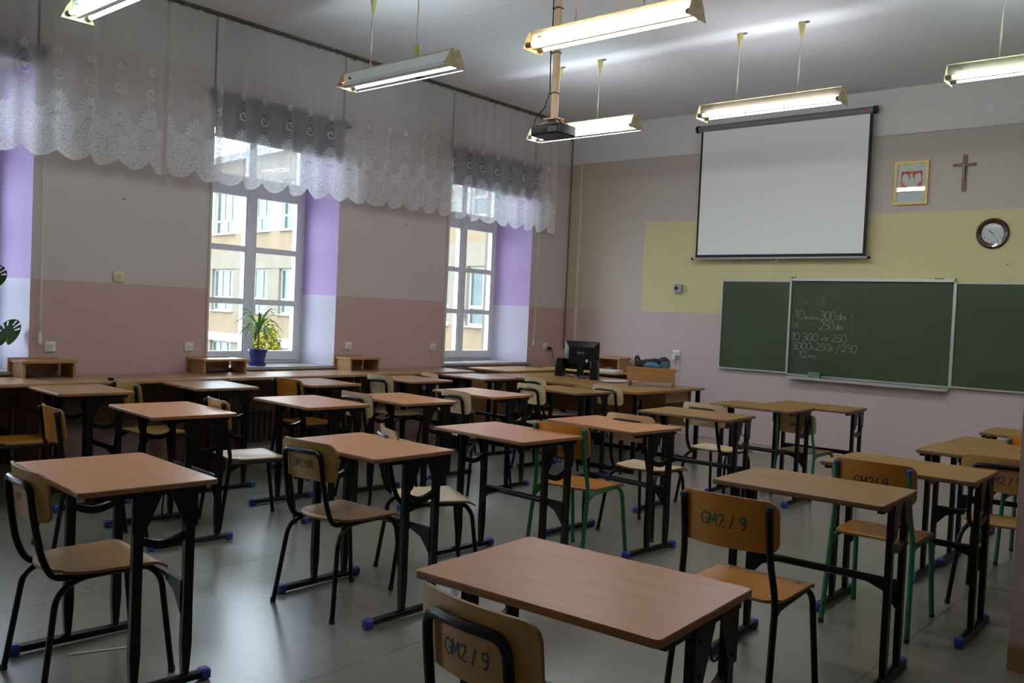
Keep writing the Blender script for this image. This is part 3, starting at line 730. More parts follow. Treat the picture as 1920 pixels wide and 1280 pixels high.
chair('A', 'ply_beech', BK, 6.11, 5.30, 5, 'brown chair with wide black hoop and / 9 at the right edge', ('GM2 / 9', 'ink_blue', .045, .02, .69))
chair('B', 'ply_orange', GR, 6.10, 6.40, 2, 'green-legged chair at the right edge beyond the hoop chair', None, 'cap_green')
chair('B', 'ply_orange', BK, 2.13, 2.25, -8, 'orange chair with black posts seen nearly edge-on at the nearest window-side desk')
chair('B', 'ply_orange', BK, .84, 2.34, -6, 'orange chair cut off by the left picture edge, tucked at the wall counter')
chair('B', 'ply_beech', BK, .86, 3.26, 0, 'chair between the first two desks on the wall counter, back just above the counter edge')
chair('B', 'ply_beech', BK, 2.16, 3.24, -12, 'chair with curved beech back and pale shiny seat behind the nearest window-side desk')
chair('B', 'ply_orange', BK, .97, 4.57, 0, 'orange chair with a small green mark beside the desk under the palm', ('G', 'ink_green', .04, -.12, .74))
chair('A', 'ply_pale', BK, 2.10, 4.38, -3, 'pale hoop chair standing left of the second farthest window-side desk')
chair('A', 'ply_pale', BK, .86, 5.66, -1, 'pale hoop chair with blue mark at the counter desk between two risers', ('GM2 / 9', 'ink_blue', .045, 0, .70))
chair('A', 'ply_pale', BK, .86, 6.34, -16, 'pale chair of which only the rounded back top shows behind a counter desk')
chair('A', 'ply_pale', BK, 2.31, 5.22, -8, 'pale hoop chair at the farthest glossy window-side desk', ('9', 'ink_dark', .045, .03, .68))
chair('A', 'ply_pale', BK, 2.13, 6.37, -8, 'pale hoop chair in front of the computer tables, left of the brown desk', ('9', 'ink_dark', .045, .05, .70))
chair('A', 'ply_pale', BK, 1.64, 7.06, -16, 'pale hoop chair tucked below the monitor table')
chair('A', 'ply_pale', BK, 2.50, 7.03, -6, 'pale hoop chair facing the teacher table with the wooden riser', ('/ 9', 'ink_dark', .045, 0, .70))
for o, mk in pend: mark(o, *mk)
for o in list(C.objects):
    if o.get('label', '').startswith('green-legged chair with dark marked'): o.scale = (.9, .9, .875)

# teacher's upholstered chair
t = thing('padded_stool', 'green padded stool with silver legs behind the teacher tables', 'stool', (1.72, 8.47, 0), PI)
G().prism(rrect(.44, .42, .06, 5), .43, .485, .015).build('seat', 'felt_green', t)
for sx in (-1, 1):
    for sy in (-1, 1): G().tube([(sx*.21, sy*.21, .004), (sx*.17, sy*.16, .43)], .011, 8).build('leg', 'chrome', t)

# ================================================================== WALL COUNTER, RADIATORS
for i, (y0, y1) in enumerate([(1.15, 2.595), (2.60, 3.995), (4.0, 5.395), (5.40, 6.98)]):
    t = thing('counter_table', ['wall counter table at the left picture edge', 'wall counter table between the left and middle risers', 'wall counter table under the middle window with the palm', 'wall counter table right of the middle window'][i], 'table', (.33, (y0+y1)/2, 0), 0, 'counter tables along the window wall')
    h = (y1-y0)/2
    G().prism(rrect(.585, 2*h, .012, 3), .765, .79, .003).build('tabletop', 'counter_wood', t)
    G().bx(-.238, -.225, -h+.08, h-.08, .42, .765).build('modesty_panel', 'edge_dark', t)
    for s_ in (-1, 1): G().bx(-.22, .24, s_*(h-.04)-.01, s_*(h-.04)+.01, .0, .765).build('side_panel', 'edge_dark', t)
t = thing('low_table', 'reddish brown table standing under the right window', 'table', (.36, 7.89, 0))
G().prism(rrect(.64, .92, .012, 3), .762, .785, .003).build('tabletop', 'shelf_wood', t)
G().bx(-.27, .30, -.41, -.39, 0, .762).build('side_panel', 'shelf_wood', t); G().bx(-.27, .30, .39, .41, 0, .762).build('side_panel', 'shelf_wood', t)
G().bx(.24, .26, -.39, .39, .30, .762).build('modesty_panel', 'shelf_wood', t)
for i, (y0, y1) in enumerate([(1.4, 2.55), (4.3, 5.4), (7.25, 8.4)]):
    t = thing('radiator', ['dark ribbed radiator under the leftmost window', 'dark ribbed radiator under the middle window counter', 'dark ribbed radiator under the right window'][i], 'radiator', (-.0, (y0+y1)/2, 0), 0, 'radiators under the windows')
    n = int((y1-y0)/.06)
    for j in range(n):
        y = -(y1-y0)/2+.06*(j+.5); g = G()
        g.prism(rrect(.055, .05, .012, 2, .055, y), .14, .66, .006); g.build('radiator_column', 'radiator_brown', t)
    G().tube([(.055, -(y1-y0)/2, .18), (.055, (y1-y0)/2, .18)], .016).tube([(.055, -(y1-y0)/2, .62), (.055, (y1-y0)/2, .62)], .016).build('header_pipe', 'radiator_brown', t)
    G().bx(.04, .07, -.4, -.37, 0, .15).bx(.04, .07, .37, .4, 0, .15).build('foot', 'radiator_brown', t)
def riser(name, label, x, y, z, rz, w=.42, d=.24, h=.13, m='shelf_wood'):
    t = thing(name, label, 'riser', (x, y, z), rz, 'wooden risers on the tables')   # long axis = local y, front = +x
    G().bx(-d/2, d/2, -w/2, w/2, h-.018, h).build('shelf', m, t)
    for s_ in (-1, 1): G().bx(-d/2, d/2-.012, s_*(w/2-.022)-.009, s_*(w/2-.022)+.009, 0, h-.018).build('side_panel', m, t)
    G().bx(-d/2-.018, -d/2, -w/2-.01, w/2-.05, .035, h+.012).build('back_panel', m, t)
    return t
riser('monitor_riser', 'wooden riser at the left end of the wall counter', .145, 2.73, .79, 0, .40)
riser('monitor_riser', 'wooden riser on the wall counter left of the blue pot', .145, 4.19, .79, 0, .44)
riser('monitor_riser', 'wooden riser on the wall counter just right of the middle window', .155, 5.74, .79, 0, .40)

# sockets
def socket(label, pos, rz, w=.08, h=.08, m='socket_white', dbl=False, tilt=0):
    t = thing('wall_socket', label, 'socket', pos, rz, 'wall sockets')      # front faces local +x
    g = G(); g.layers([[(0, a, b) for a, b in rrect(w, h, .008, 3)], [(.010, a, b) for a, b in rrect(w, h, .008, 3)], [(.014, a, b) for a, b in rrect(w-.01, h-.01, .008, 3)]]); g.build('plate', m, t)
    for oy in ((-.02, .02) if dbl else (0,)):
        r = .017 if dbl else .022
        G().lathe([(r, 0), (r, .003), (r-.003, .003), (r-.003, -.001)], 16, (.013, oy, 0), axis='x').build('socket_ring', m, t)
        g = G(); 
        for q in (-.008, .008): g.lathe([(.003, 0), (.003, .001)], 8, (.0142, oy+q, -.002), axis='x')
        g.lathe([(.0025, 0), (.0025, .006)], 8, (.0142, oy, .009), axis='x'); g.build('socket_hole', 'dark_hole', t)
    return t
socket('cream socket high on the pink wall at left', (0, 3.341, 1.585), 0, .09, .085, 'socket_cream')
socket('white socket above the left end of the wall counter', (0, 2.823, 1.012), 0)
socket('white socket beside the left edge of the middle window', (0, 3.974, 1.014), 0)
socket('white socket just right of the middle window', (0, 5.722, 1.022), 0)
socket('white socket with a cord left of the right window', (0, 6.921, 1.017), 0)
socket('white socket with a black plug near the corner', (0, 8.941, 1.03), 0)
socket('white double socket on the board wall beside the teacher table', (1.721, YF, 1.045), -PI/2, .10, .07, dbl=True)
tag(G().box((.03, 9.0, 1.005), (.04, .09, .03), rz=.5).tube([(.04, 9.03, 1.0), (.03, 9.08, .9), (.05, 9.12, .77)], .004, 5).build('power_adapter', 'plastic_black'), 'black power adapter plugged into the corner socket', 'adapter')
tag(G().tube(bend([(.016, 6.915, 1.0), (.02, 6.915, .96), (.016, 6.90, .86), (.02, 6.89, .795)]), .004, 5).build('hanging_cord', 'cord_white'), 'thin pale cord hanging from the socket left of the right window', 'cord')
tag(G().box((1.705, YF-.03, .995), (.045, .04, .06)).tube([(1.70, YF-.02, .99), (1.70, YF-.015, .77), (1.70, YF-.02, .3)], .004, 5).tube([(1.755, YF-.015, 1.01), (1.755, YF-.012, .77), (1.75, YF-.02, .3)], .004, 5).build('plugged_cords', 'cord_white'), 'white plugs and two cords below the double socket', 'cord')

# ================================================================== PLANTS
t = thing('potted_palm', 'small palm-like plant with arching narrow leaves in a blue pot on the window sill', 'plant', (-.16, 4.775, .828))
p = G().lathe([(.055, .012), (.060, .012), (.082, .135), (.092, .135), (.092, .155), (.080, .155), (.078, .13), (.03, .128)], 28).build('pot', 'pot_blue', t)
G().lathe([(.05, 0), (.078, .002), (.082, .03), (.076, .03), (.072, .012), (.03, .010)], 28).build('saucer', 'pot_blue', t)
G().lathe([(.001, .12), (.076, .12), (.07, .132), (.001, .138)], 20).build('soil', 'soil', t)
G().tube([(0, 0, .13), (.004, -.006, .22), (-.003, .003, .28), (0, 0, .33)], [.009, .007, .007, .008], 8).build('stem', 'stem_brown', t)
def arch_leaf(az, length, rise, droop, w, base, m):
    n = 9; g = G(); vs = []; fs = []
    dx, dy = math.cos(az), math.sin(az)
    for i in range(n+1):
        q = i/n; r = length*(q-.18*q*q*droop); z = base+rise*math.sin(min(1, q*1.25)*PI*.55)*1.0 - droop*length*.75*q**2.3
        ww = w*math.sin(PI*(q*.86+.10))**.8*(1 if q < .98 else .2)
        c = Vector((dx*r, dy*r, z)); sd_ = Vector((-dy, dx, 0))
        vs += [c-sd_*ww, c-Vector((0, 0, ww*.45)), c+sd_*ww]
    for i in range(n):
        a = 3*i; fs += [(a, a+1, a+4, a+3), (a+1, a+2, a+5, a+4)]
    g.add(vs, fs); return g
for i in range(22):
    az = i*2.39996+.3; lv = i/22; L_ = rnd.uniform(.24, .31)*(1-.22*lv); rise = .05+.16*lv; dr = .85-.7*lv
    o = arch_leaf(az, L_, rise, dr, .0165, .31+.05*lv, 0).build('leaf', 'leaf_light' if i % 3 == 0 else 'leaf_green', t, fix=False)
t = thing('monstera', 'monstera with slit dark green leaves at the left edge by the leftmost window', 'plant', (-.16, 2.22, .828))
G().lathe([(.07, .0), (.09, .004), (.12, .17), (.128, .17), (.128, .19), (.112, .19), (.108, .165), (.02, .165)], 26).build('pot', 'pot_blue', t)
G().lathe([(.001, .15), (.105, .15), (.10, .168), (.001, .172)], 20).build('soil', 'soil', t)
def monstera_leaf(cpos, size, yawl, pitchl, rolll):
    outl = []; n = 44
    for i in range(n):
        a = 2*PI*i/n; r = size*(1+.12*math.cos(a))*(.92+.0*math.sin(a))
        if abs(a-PI) < .35: r *= .55+1.2*abs(a-PI)
        outl.append((r*math.cos(a), r*math.sin(a)*.92))
    R = Matrix.Rotation(yawl, 3, 'Z') @ Matrix.Rotation(pitchl, 3, 'Y') @ Matrix.Rotation(rolll, 3, 'X')
    sl = [(.35, .55, .95), (.75, .5, .98), (1.2, .55, .95), (-.35, .55, .95), (-.75, .5, .98), (-1.2, .55, .95)]
    g = G(); nr, na = 14, 90; vs = []; fs = []
    for j in range(nr+1):
        for i in range(na):
            a = 2*PI*i/na; k_ = a/(2*PI)*n; i0 = int(k_) % n; f = k_-int(k_)
            px = outl[i0][0]*(1-f)+outl[(i0+1) % n][0]*f; py = outl[i0][1]*(1-f)+outl[(i0+1) % n][1]*f
            q = j/nr; x, y = px*q, py*q; z = -.12*size*(q**2)+.05*size*abs(math.sin(a))*q
            vs.append(Vector(cpos)+R @ Vector((x, y, z)))
    for j in range(nr):
        for i in range(na):
            a = 2*PI*(i+.5)/na; aa = a if a < PI else a-2*PI; q = (j+.5)/nr
            if any(abs((aa-s0)*q*size) < .0035+.003*q and q0 < q < q1 for s0, q0, q1 in sl): continue
            i2 = (i+1) % na; fs.append((j*na+i, j*na+i2, (j+1)*na+i2, (j+1)*na+i))
    g.add(vs, fs); return g
for cp, sz, yw, pt_, rl in [((.12, .31, .28), .125, .3, -1.15, .1), ((.10, .22, .70), .10, .2, -1.2, -.1), ((.05, -.2, .55), .12, -.9, -1.0, 0), ((-.05, -.1, .85), .11, -.4, -.9, .2)]:
    o = monstera_leaf(cp, sz, yw, pt_, rl).build('leaf', 'leaf_dark', t, fix=False)
    G().tube([(0, 0, .16), (cp[0]*.4, cp[1]*.3, cp[2]*.75), (cp[0]-.012, cp[1]-.02, cp[2])], .005, 6).build('leaf_stalk', 'leaf_green', o)

# ================================================================== BOARD WALL
yb = YF-.03
t = thing('blackboard', 'green three-part chalkboard with white handwriting on its middle panel', 'board', (3.95, YF, .9))
o_ = Vector((3.95, YF, .9))
def B(name, m, x0, x1, y0, y1, z0, z1, par=t): return G().bx(x0-3.95, x1-3.95, y0-YF, y1-YF, z0-.9, z1-.9).build(name, m, par)
B('centre_panel', 'board_green', 3.13, 4.775, YF-.035, YF-.012, .905, 1.925)
B('wing_panel', 'board_green', 2.31, 3.115, YF-.042, YF-.022, .925, 1.915)
B('wing_panel', 'board_green', 4.79, 5.62, YF-.042, YF-.022, .915, 1.915)
for x0, x1, z0, z1 in ((2.30, 3.115, .908, 1.922), (4.79, 5.63, .900, 1.922)):
    G().bx(x0-3.95, x1-3.95, -.048, -.018, z0-.9, z0-.9+.017).build('frame_edge', 'chalk_tray', t); G().bx(x0-3.95, x1-3.95, -.048, -.018, z1-.9-.012, z1-.9).build('frame_edge', 'chalk_tray', t)
G().bx(2.30-3.95, 2.312-3.95, -.048, -.018, .025, 1.01).build('frame_edge', 'chalk_tray', t)
None
g = G(); g.bx(3.112-3.95, 3.134-3.95, -.052, -.005, .0, 1.03); g.bx(4.768-3.95, 4.796-3.95, -.052, -.005, -.005, 1.03); g.bx(3.134-3.95, 4.768-3.95, -.045, -.005, -.004, .012); g.build('centre_frame', 'chalk_tray', t)
g = G(); g.bx(3.15-3.95, 4.77-3.95, -.062, -.004, 1.024, 1.036); g.bx(3.15-3.95, 4.77-3.95, -.050, -.004, 1.036, 1.052); g.build('top_rail', 'alu', t)
for xx in (3.13, 3.16, 4.60, 4.63, 4.66, 4.78): G().box((xx-3.95, -.04, 1.058), (.018, .02, .014)).build('rail_clip', 'case_grey', t)
g = G(); g.bx(3.15-3.95, 4.765-3.95, -.105, -.01, -.040, -.028); g.bx(3.15-3.95, 4.765-3.95, -.105, -.099, -.028, -.012); g.bx(3.15-3.95, 4.765-3.95, -.02, -.008, -.04, -.004); g.build('chalk_tray', 'chalk_tray', t)
# handwriting: stroke glyphs on a unit box (x 0..w, y 0..1)
GL = {
 '0': ([[(.3,1),(.08,.8),(.0,.4),(.12,.05),(.35,0),(.58,.25),(.62,.65),(.48,.95),(.3,1)]], .62), '1': ([[(.0,.65),(.22,1),(.18,0)]], .3),
 '2': ([[(.02,.78),(.2,1),(.45,.95),(.5,.68),(.3,.3),(.0,.02),(.2,.08),(.58,.0)]], .6), '3': ([[(.02,.9),(.28,1),(.5,.85),(.42,.6),(.2,.52),(.45,.45),(.55,.22),(.35,0),(.02,.08)]], .56),
 '5': ([[(.5,1),(.15,.97),(.08,.58),(.35,.6),(.52,.35),(.38,.04),(.0,.05)]], .55), 'x': ([[(.0,.55),(.4,0)], [(.4,.58),(.0,.0)]], .42), '=': ([[(0,.42),(.4,.42)], [(0,.22),(.4,.22)]], .45),
 '-': ([[(0,.3),(.4,.3)]], .45), '.': ([[(.05,.0),(.08,.04)]], .12), '*': ([[(.06,.32),(.1,.36)]], .2), ':': ([[(.05,.1),(.08,.14)], [(.06,.5),(.09,.54)]], .16), '/': ([[(-.05,-.35),(.4,1.1)]], .42), ' ': ([], .28),
 'Z': ([[(.0,.95),(.55,1),(.0,.0),(.6,.02)], [(.12,.5),(.42,.52)]], .62), 'a': ([[(.4,.5),(.15,.52),(.02,.25),(.12,.0),(.32,.1),(.42,.5),(.42,.0)]], .48), 'd': ([[(.4,.5),(.15,.52),(.02,.25),(.12,.0),(.32,.1),(.46,1.0),(.46,.0)]], .52),
 'n': ([[(.0,.5),(.02,.0),(.08,.38),(.25,.52),(.36,.4),(.36,.0)]], .42), 'i': ([[(.05,.5),(.08,.0)], [(.07,.72),(.09,.76)]], .16), 'm': ([[(.0,.5),(.02,.0),(.1,.45),(.2,.5),(.24,.0),(.32,.45),(.44,.5),(.48,.0)]], .54),
 'u': ([[(.0,.5),(.04,.08),(.22,.0),(.34,.5),(.36,.0)]], .42), 's': ([[(.3,.5),(.05,.42),(.25,.2),(.2,.0),(.0,.04)], [(.18,.68),(.26,.8)]], .34), 'k': ([[(.02,.95),(.02,.0)], [(.3,.5),(.04,.25),(.34,.0)]], .38),
 'o': ([[(.2,.5),(.0,.3),(.1,.02),(.3,.06),(.36,.35),(.2,.5)], [(.18,.68),(.28,.8)]], .4), 'w': ([[(.0,.5),(.1,.0),(.22,.4),(.34,.0),(.46,.5)]], .5), '^': ([[(.1,-1.4),(.16,1.0)], [(-.05,.72),(.16,1.02),(.36,.74)]], .4), '|': ([[(.0,1.0),(.0,-1.5)]], .1)}
def write(txt, x, x2, z, h, m, w=.0036):
    g = G(); cx = x; kx = (x2-x)/(sum(GL[c_][1]+.06 for c_ in txt)*h)
    for ch in txt:
        st, adv = GL[ch]
        for s in st:
            P = [(cx+a*h*kx+rnd.uniform(-.002, .002), z+b*h+rnd.uniform(-.002, .002)) for a, b in s]
            if len(P) > 2:
                Q = [P[0]]
                for i in range(len(P)-1):
                    p0 = P[max(i-1, 0)]; p1 = P[i]; p2 = P[i+1]; p3 = P[min(i+2, len(P)-1)]
                    for q in (.25, .5, .75, 1):
                        Q.append(tuple(.5*((2*p1[c_])+(-p0[c_]+p2[c_])*q+(2*p0[c_]-5*p1[c_]+4*p2[c_]-p3[c_])*q*q+(-p0[c_]+3*p1[c_]-3*p2[c_]+p3[c_])*q**3) for c_ in (0, 1)))
                P = Q
            for (ax, az), (bx_, bz) in zip(P, P[1:]):
                l = math.hypot(bx_-ax, bz-az) or 1e-6; nx_, nz_ = -(bz-az)/l*w/2, (bx_-ax)/l*w/2
                g.add([(ax+nx_-3.95, -.0362, az+nz_-.9), (ax-nx_-3.95, -.0362, az-nz_-.9), (bx_-nx_-3.95, -.0362, bz-nz_-.9), (bx_+nx_-3.95, -.0362, bz+nz_-.9)], [(0, 1, 2, 3)])
        cx += (adv+.06)*h*kx
    o = g.build('chalk_line', m, t, smooth=False, fix=False)
write('2 Zad 1.221', 3.145, 3.50, 1.667, .088, 'chalk_faint')
write('10', 3.185, 3.295, 1.515, .092, 'chalk_white', .0042); write('muskow', 3.30, 3.45, 1.512, .055, 'chalk_white', .0024); write('300', 3.465, 3.63, 1.512, .092, 'chalk_white', .0042); write('dni', 3.645, 3.745, 1.515, .075, 'chalk_white', .0036)
write('x', 3.185, 3.235, 1.41, .10, 'chalk_white'); write('--', 3.28, 3.40, 1.42, .07, 'chalk_faint'); write('250', 3.46, 3.62, 1.405, .095, 'chalk_white', .0042); write('dni', 3.63, 3.72, 1.41, .075, 'chalk_white', .0036)
write('^', 3.785, 3.82, 1.49, .08, 'chalk_blue'); write('|', 3.16, 3.165, 1.50, .06, 'chalk_blue')
write('10 300 =x*250', 3.16, 3.76, 1.282, .078, 'chalk_white', .0038)
write('3000=250x /:250', 3.17, 3.87, 1.182, .076, 'chalk_white', .0038); write('12=x', 3.25, 3.45, 1.092, .072, 'chalk_white', .0038)
tag(G().box((3.45, YF-.073, .9115), (.13, .045, .075), mi=0).build('sponge', 'sponge_green'), 'green board sponge standing on the chalk tray', 'sponge')

# projection screen
t = thing('projection_screen', 'pulled down white projection screen with black borders above the board', 'screen', (2.93, YF, 2.17))
def SB(name, m, x0, x1, y0, y1, z0, z1): return G().bx(x0-2.93, x1-2.93, y0-YF, y1-YF, z0-2.17, z1-2.17).build(name, m, t)
G().tube([(1.935-2.93, -.10, 3.675-2.17), (3.93-2.93, -.10, 3.675-2.17)], .036, 18).build('housing', 'case_grey', t)
for xx in (1.92, 3.945): G().tube([(xx-2.93-.018, -.10, 1.505), (xx-2.93+.018, -.10, 1.505)], .041, 18).build('end_cap', 'plastic_black', t)
for xx in (2.05, 3.80): SB('wall_bracket', 'case_grey', xx-.02, xx+.02, YF-.075, YF-.001, 3.66, 3.71)
G().bx(3.83-2.93, 3.865-2.93, -.139, -.136, 1.498, 1.514).build('brand_sticker', 'red_label', t)
SB('screen_fabric', 'screen_white', 1.985, 3.90, YF-.102, YF-.0995, 2.205, 3.65)
SB('black_border', 'screen_black', 1.963, 1.987, YF-.1035, YF-.098, 2.18, 3.65); SB('black_border', 'screen_black', 3.893, 3.925, YF-.1035, YF-.098, 2.18, 3.65); SB('black_border', 'screen_black', 1.987, 3.893, YF-.1035, YF-.098, 2.18, 2.212)
G().tube([(1.93-2.93, -.1, -.002), (3.955-2.93, -.1, -.002)], .013, 10).build('bottom_bar', 'alu', t)
for xx in (1.925, 3.96): G().tube([(xx-2.93-.012, -.1, -.002), (xx-2.93+.012, -.1, -.002)], .016, 10).build('end_cap', 'plastic_black', t)
G().tube([(-.03+.0+(.0), -.105, -.01), (-.045, -.105, -.035), (-.0, -.105, -.045), (.045, -.105, -.035), (.03, -.105, -.01)], .004, 6).tube([(0, -.105, -.045), (.002, -.06, -.25)], .002, 5).build('pull_handle', 'cord_white', t)

# framed crest
t = thing('framed_emblem', 'yellow wooden frame with a white crowned eagle on red, right of the screen', 'picture', (4.305, YF, 2.70), 0)
fw_, fh = .325, .435
g = G()
for x0, x1, z0, z1 in ((-fw_/2, fw_/2, 0, .026), (-fw_/2, fw_/2, fh-.026, fh), (-fw_/2, -fw_/2+.026, .026, fh-.026), (fw_/2-.026, fw_/2, .026, fh-.026)): g.bx(x0, x1, -.03, -.004, z0, z1)
g.build('frame', 'frame_yellow', t)
G().bx(-fw_/2+.02, fw_/2-.02, -.014, -.010, .02, fh-.02).build('backing_paper', 'paper_white', t)
G().bx(-.098, .103, -.0155, -.014, .13, .335).build('red_field', 'crest_red', t)
def flat(poly, y): 
    g = G(); n = len(poly); g.add([(x, y, z) for x, z in poly], [tuple(range(n))]); return g
def fan(pts, y, c):
    g = G(); vs = [(c[0], y, c[1])]+[(x, y, z) for x, z in pts]; g.add(vs, [(0, i+1, i+2) for i in range(len(pts)-1)]); return g
cx, cz = .002, .225
g = G()
g.add([(cx+a, -.0165, cz+b) for a, b in [(-.022, .02), (-.026, -.02), (-.014, -.055), (0, -.065), (.014, -.055), (.026, -.02), (.022, .02), (.012, .045), (-.012, .045)]], [tuple(range(9))])
g.add([(cx+a, -.0168, cz+b) for a, b in [(-.010, .035), (.010, .035), (.012, .065), (.004, .078), (-.010, .076), (-.024, .064), (-.012, .060)]], [tuple(range(7))])
for s_ in (-1, 1):
    rim = [(.018, .030), (.035, .072), (.058, .088), (.080, .080), (.090, .055), (.092, .025)]
    for i in range(6):   # feather tips
        a = (.088-.012*i, .010-.012*i); rim += [(a[0]+.003, a[1]-.018), (a[0]-.012, a[1]-.004)]
    rim += [(.016, -.02)]
    vs = [(cx+s_*.03, -.0165, cz+.02)]+[(cx+s_*a, -.0165, cz+b) for a, b in rim]; g.add(vs, [(0, i+1, i+2) for i in range(len(rim)-1)])
    g.add([(cx+s_*a, -.0165, cz+b) for a, b in [(.010, -.045), (.030, -.062), (.046, -.080), (.034, -.082), (.024, -.074), (.006, -.060)]], [tuple(range(6))])
for i in range(5):
    a = (i-2)*.22; g.add([(cx+math.sin(a)*r+math.cos(a)*q, -.0167, cz-.04-math.cos(a)*r) for r, q in ((0, -.006), (.052, -.008), (.058, 0), (.052, .008), (0, .006))], [tuple(range(5))])
g.build('eagle', 'eagle_white', t, smooth=False, fix=False)
g = G()
for s_ in (-1, 1):
    for i in range(5):
        a0 = math.radians(62-24*i); x0, z0 = .034, .012; r0_, r1_ = .026, .066-.004*i
        d_ = (math.cos(a0), math.sin(a0)); n_ = (-d_[1]*.0016, d_[0]*.0016)
        g.add([(cx+s_*(x0+d_[0]*r0_), -.0169, cz+z0+d_[1]*r0_), (cx+s_*(x0+d_[0]*r1_+n_[0]), -.0169, cz+z0+d_[1]*r1_+n_[1]), (cx+s_*(x0+d_[0]*r1_-n_[0]), -.0169, cz+z0+d_[1]*r1_-n_[1])], [(0, 1, 2)])
    g.add([(cx+s_*a, -.0169, cz+b) for a, b in [(.013, .055), (.024, .070), (.030, .045), (.020, .030)]], [(0, 1, 2, 3)])
g.build('feather_gaps', 'crest_red', t, smooth=False, fix=False)
g = G(); g.add([(cx+a, -.0172, cz+b) for a, b in [(-.014, .076), (.010, .078), (.016, .098), (.006, .090), (-.001, .103), (-.009, .090), (-.019, .096)]], [tuple(range(7))]); g.build('crown', 'crown_gold', t, smooth=False, fix=False)
G().bx(-fw_/2+.024, fw_/2-.024, -.0235, -.0215, .024, fh-.024).build('glass', 'glass', t, smooth=False)
G().lathe([(.004, 0), (.004, .012)], 8, (.0, -.012, fh+.01), axis='y').build('nail', 'case_grey', t)
# crucifix
t = thing('crucifix', 'dark wooden crucifix with a small metal figure hanging right of the framed emblem', 'crucifix', (4.79, YF, 2.81))
g = G(); g.bx(-.018, .018, -.018, -.004, 0, .35); g.bx(-.10, .10, -.0175, -.0045, .24, .268); g.build('cross', 'cross_wood', t)
g = G()
for p_, r_ in (((0, -.02, .012), (.022, .02)), ((0, -.02, .34), (.024, .018)), ((-.095, -.02, .254), (.016, .024)), ((.095, -.02, .254), (.016, .024))): g.box(p_, (r_[0], .006, r_[1]))
g.build('metal_tip', 'lamp_holder', t)
sk = bpy.data.meshes.new('figure')
vsk = [(0, -.028, .185), (0, -.032, .225), (0, -.034, .245), (.0, -.038, .262), (-.03, -.028, .248), (-.075, -.024, .262), (.03, -.028, .248), (.075, -.024, .262), (.008, -.036, .14), (.012, -.030, .09), (-.004, -.036, .14), (.004, -.028, .09)]
esk = [(0, 1), (1, 2), (2, 3), (2, 4), (4, 5), (2, 6), (6, 7), (0, 8), (8, 9), (0, 10), (10, 11)]
sk.from_pydata(vsk, esk, []); so = bpy.data.objects.new('figure', sk); C.objects.link(so)
md = so.modifiers.new('skin', 'SKIN')
for i, r in enumerate([.007, .009, .007, .008, .0035, .0028, .0035, .0028, .0045, .003, .0045, .003]): sk.skin_vertices[0].data[i].radius = (r, r)
sk.skin_vertices[0].data[0].use_root = True
so.modifiers.new('sub', 'SUBSURF').levels = 1
dg = bpy.context.evaluated_depsgraph_get(); me = bpy.data.meshes.new_from_object(so.evaluated_get(dg)); me.name = 'figure'
bpy.data.objects.remove(so); me.materials.clear(); me.materials.append(MAT['cast_metal']); me.shade_smooth()
so = bpy.data.objects.new('figure', me); C.objects.link(so); so.parent = t
# clock
t = thing('wall_clock', 'round wall clock with a broad dark brown rim above the right board panel', 'clock', (5.071, YF, 2.393))
G().lathe([(.10, 0), (.142, -.004), (.145, -.018), (.130, -.034), (.102, -.030), (.100, -.020), (.09, -.018)], 48, axis='y').build('rim', 'clock_case', t)
G().lathe([(.001, -.019), (.101, -.019), (.101, -.015)], 40, axis='y').build('dial', 'clock_face', t)
for i in range(12):
    a = 2*PI*(i+1)/12; cx_, cz_ = .078*math.sin(a), .078*math.cos(a)
    text_mesh(str(i+1), .024, lambda x, y, cx_=cx_, cz_=cz_: Vector((cx_+x, -.0205, cz_+y)), 'numeral', 'ink_dark', t)
def hand(ang, l, w, y): 
    c_, s_ = math.cos(ang), math.sin(ang); g = G()
    q = [(-w, -.012), (w, -.012), (w*.5, l), (-w*.5, l)]; g.layers([[(a*c_+b*s_, y, -a*s_+b*c_) for a, b in q], [(a*c_+b*s_, y-.0008, -a*s_+b*c_) for a, b in q]]); return g
hand(math.radians(305), .045, .004, -.0215).build('hour_hand', 'ink_dark', t, smooth=False); hand(math.radians(322), .062, .0028, -.0228).build('minute_hand', 'ink_dark', t, smooth=False); hand(math.radians(140), .06, .001, -.0238).build('second_hand', 'ink_dark', t, smooth=False)
MAT['clock_glass'] = MAT['glass'].copy(); [setattr(n_.inputs[1], 'default_value', .25) or setattr(n_.inputs[2], 'default_value', .006) for n_ in MAT['clock_glass'].node_tree.nodes if n_.type == 'MATH' and n_.operation == 'MULTIPLY_ADD']
G().lathe([(.001, -.046), (.03, -.0445), (.06, -.040), (.085, -.0335), (.101, -.0265), (.101, -.026)], 40, axis='y').build('glass', 'clock_glass', t)
# thermostat-like sensor, patch
t = thing('wall_sensor', 'small grey square sensor box with a dark round eye on the yellow wall', 'sensor', (1.71, YF, 1.82))
g = G(); g.layers([[(a, -.001, b) for a, b in rrect(.10, .10, .01, 3)], [(a, -.045, b) for a, b in rrect(.10, .10, .01, 3)]]); g.build('case', 'sensor_grey', t)
G().lathe([(.001, -.052), (.021, -.051), (.022, -.044), (.022, -.04)], 18, (-.016, 0, .002), axis='y').build('eye', 'plastic_black', t)
tag(G().lathe([(.001, -.004), (.05, -.004), (.052, -.001), (.052, 0)], 24, (4.98, YF, 3.60), axis='y').build('junction_cover', 'ceiling_paint'), 'round painted cover high on the white wall band', 'cover')

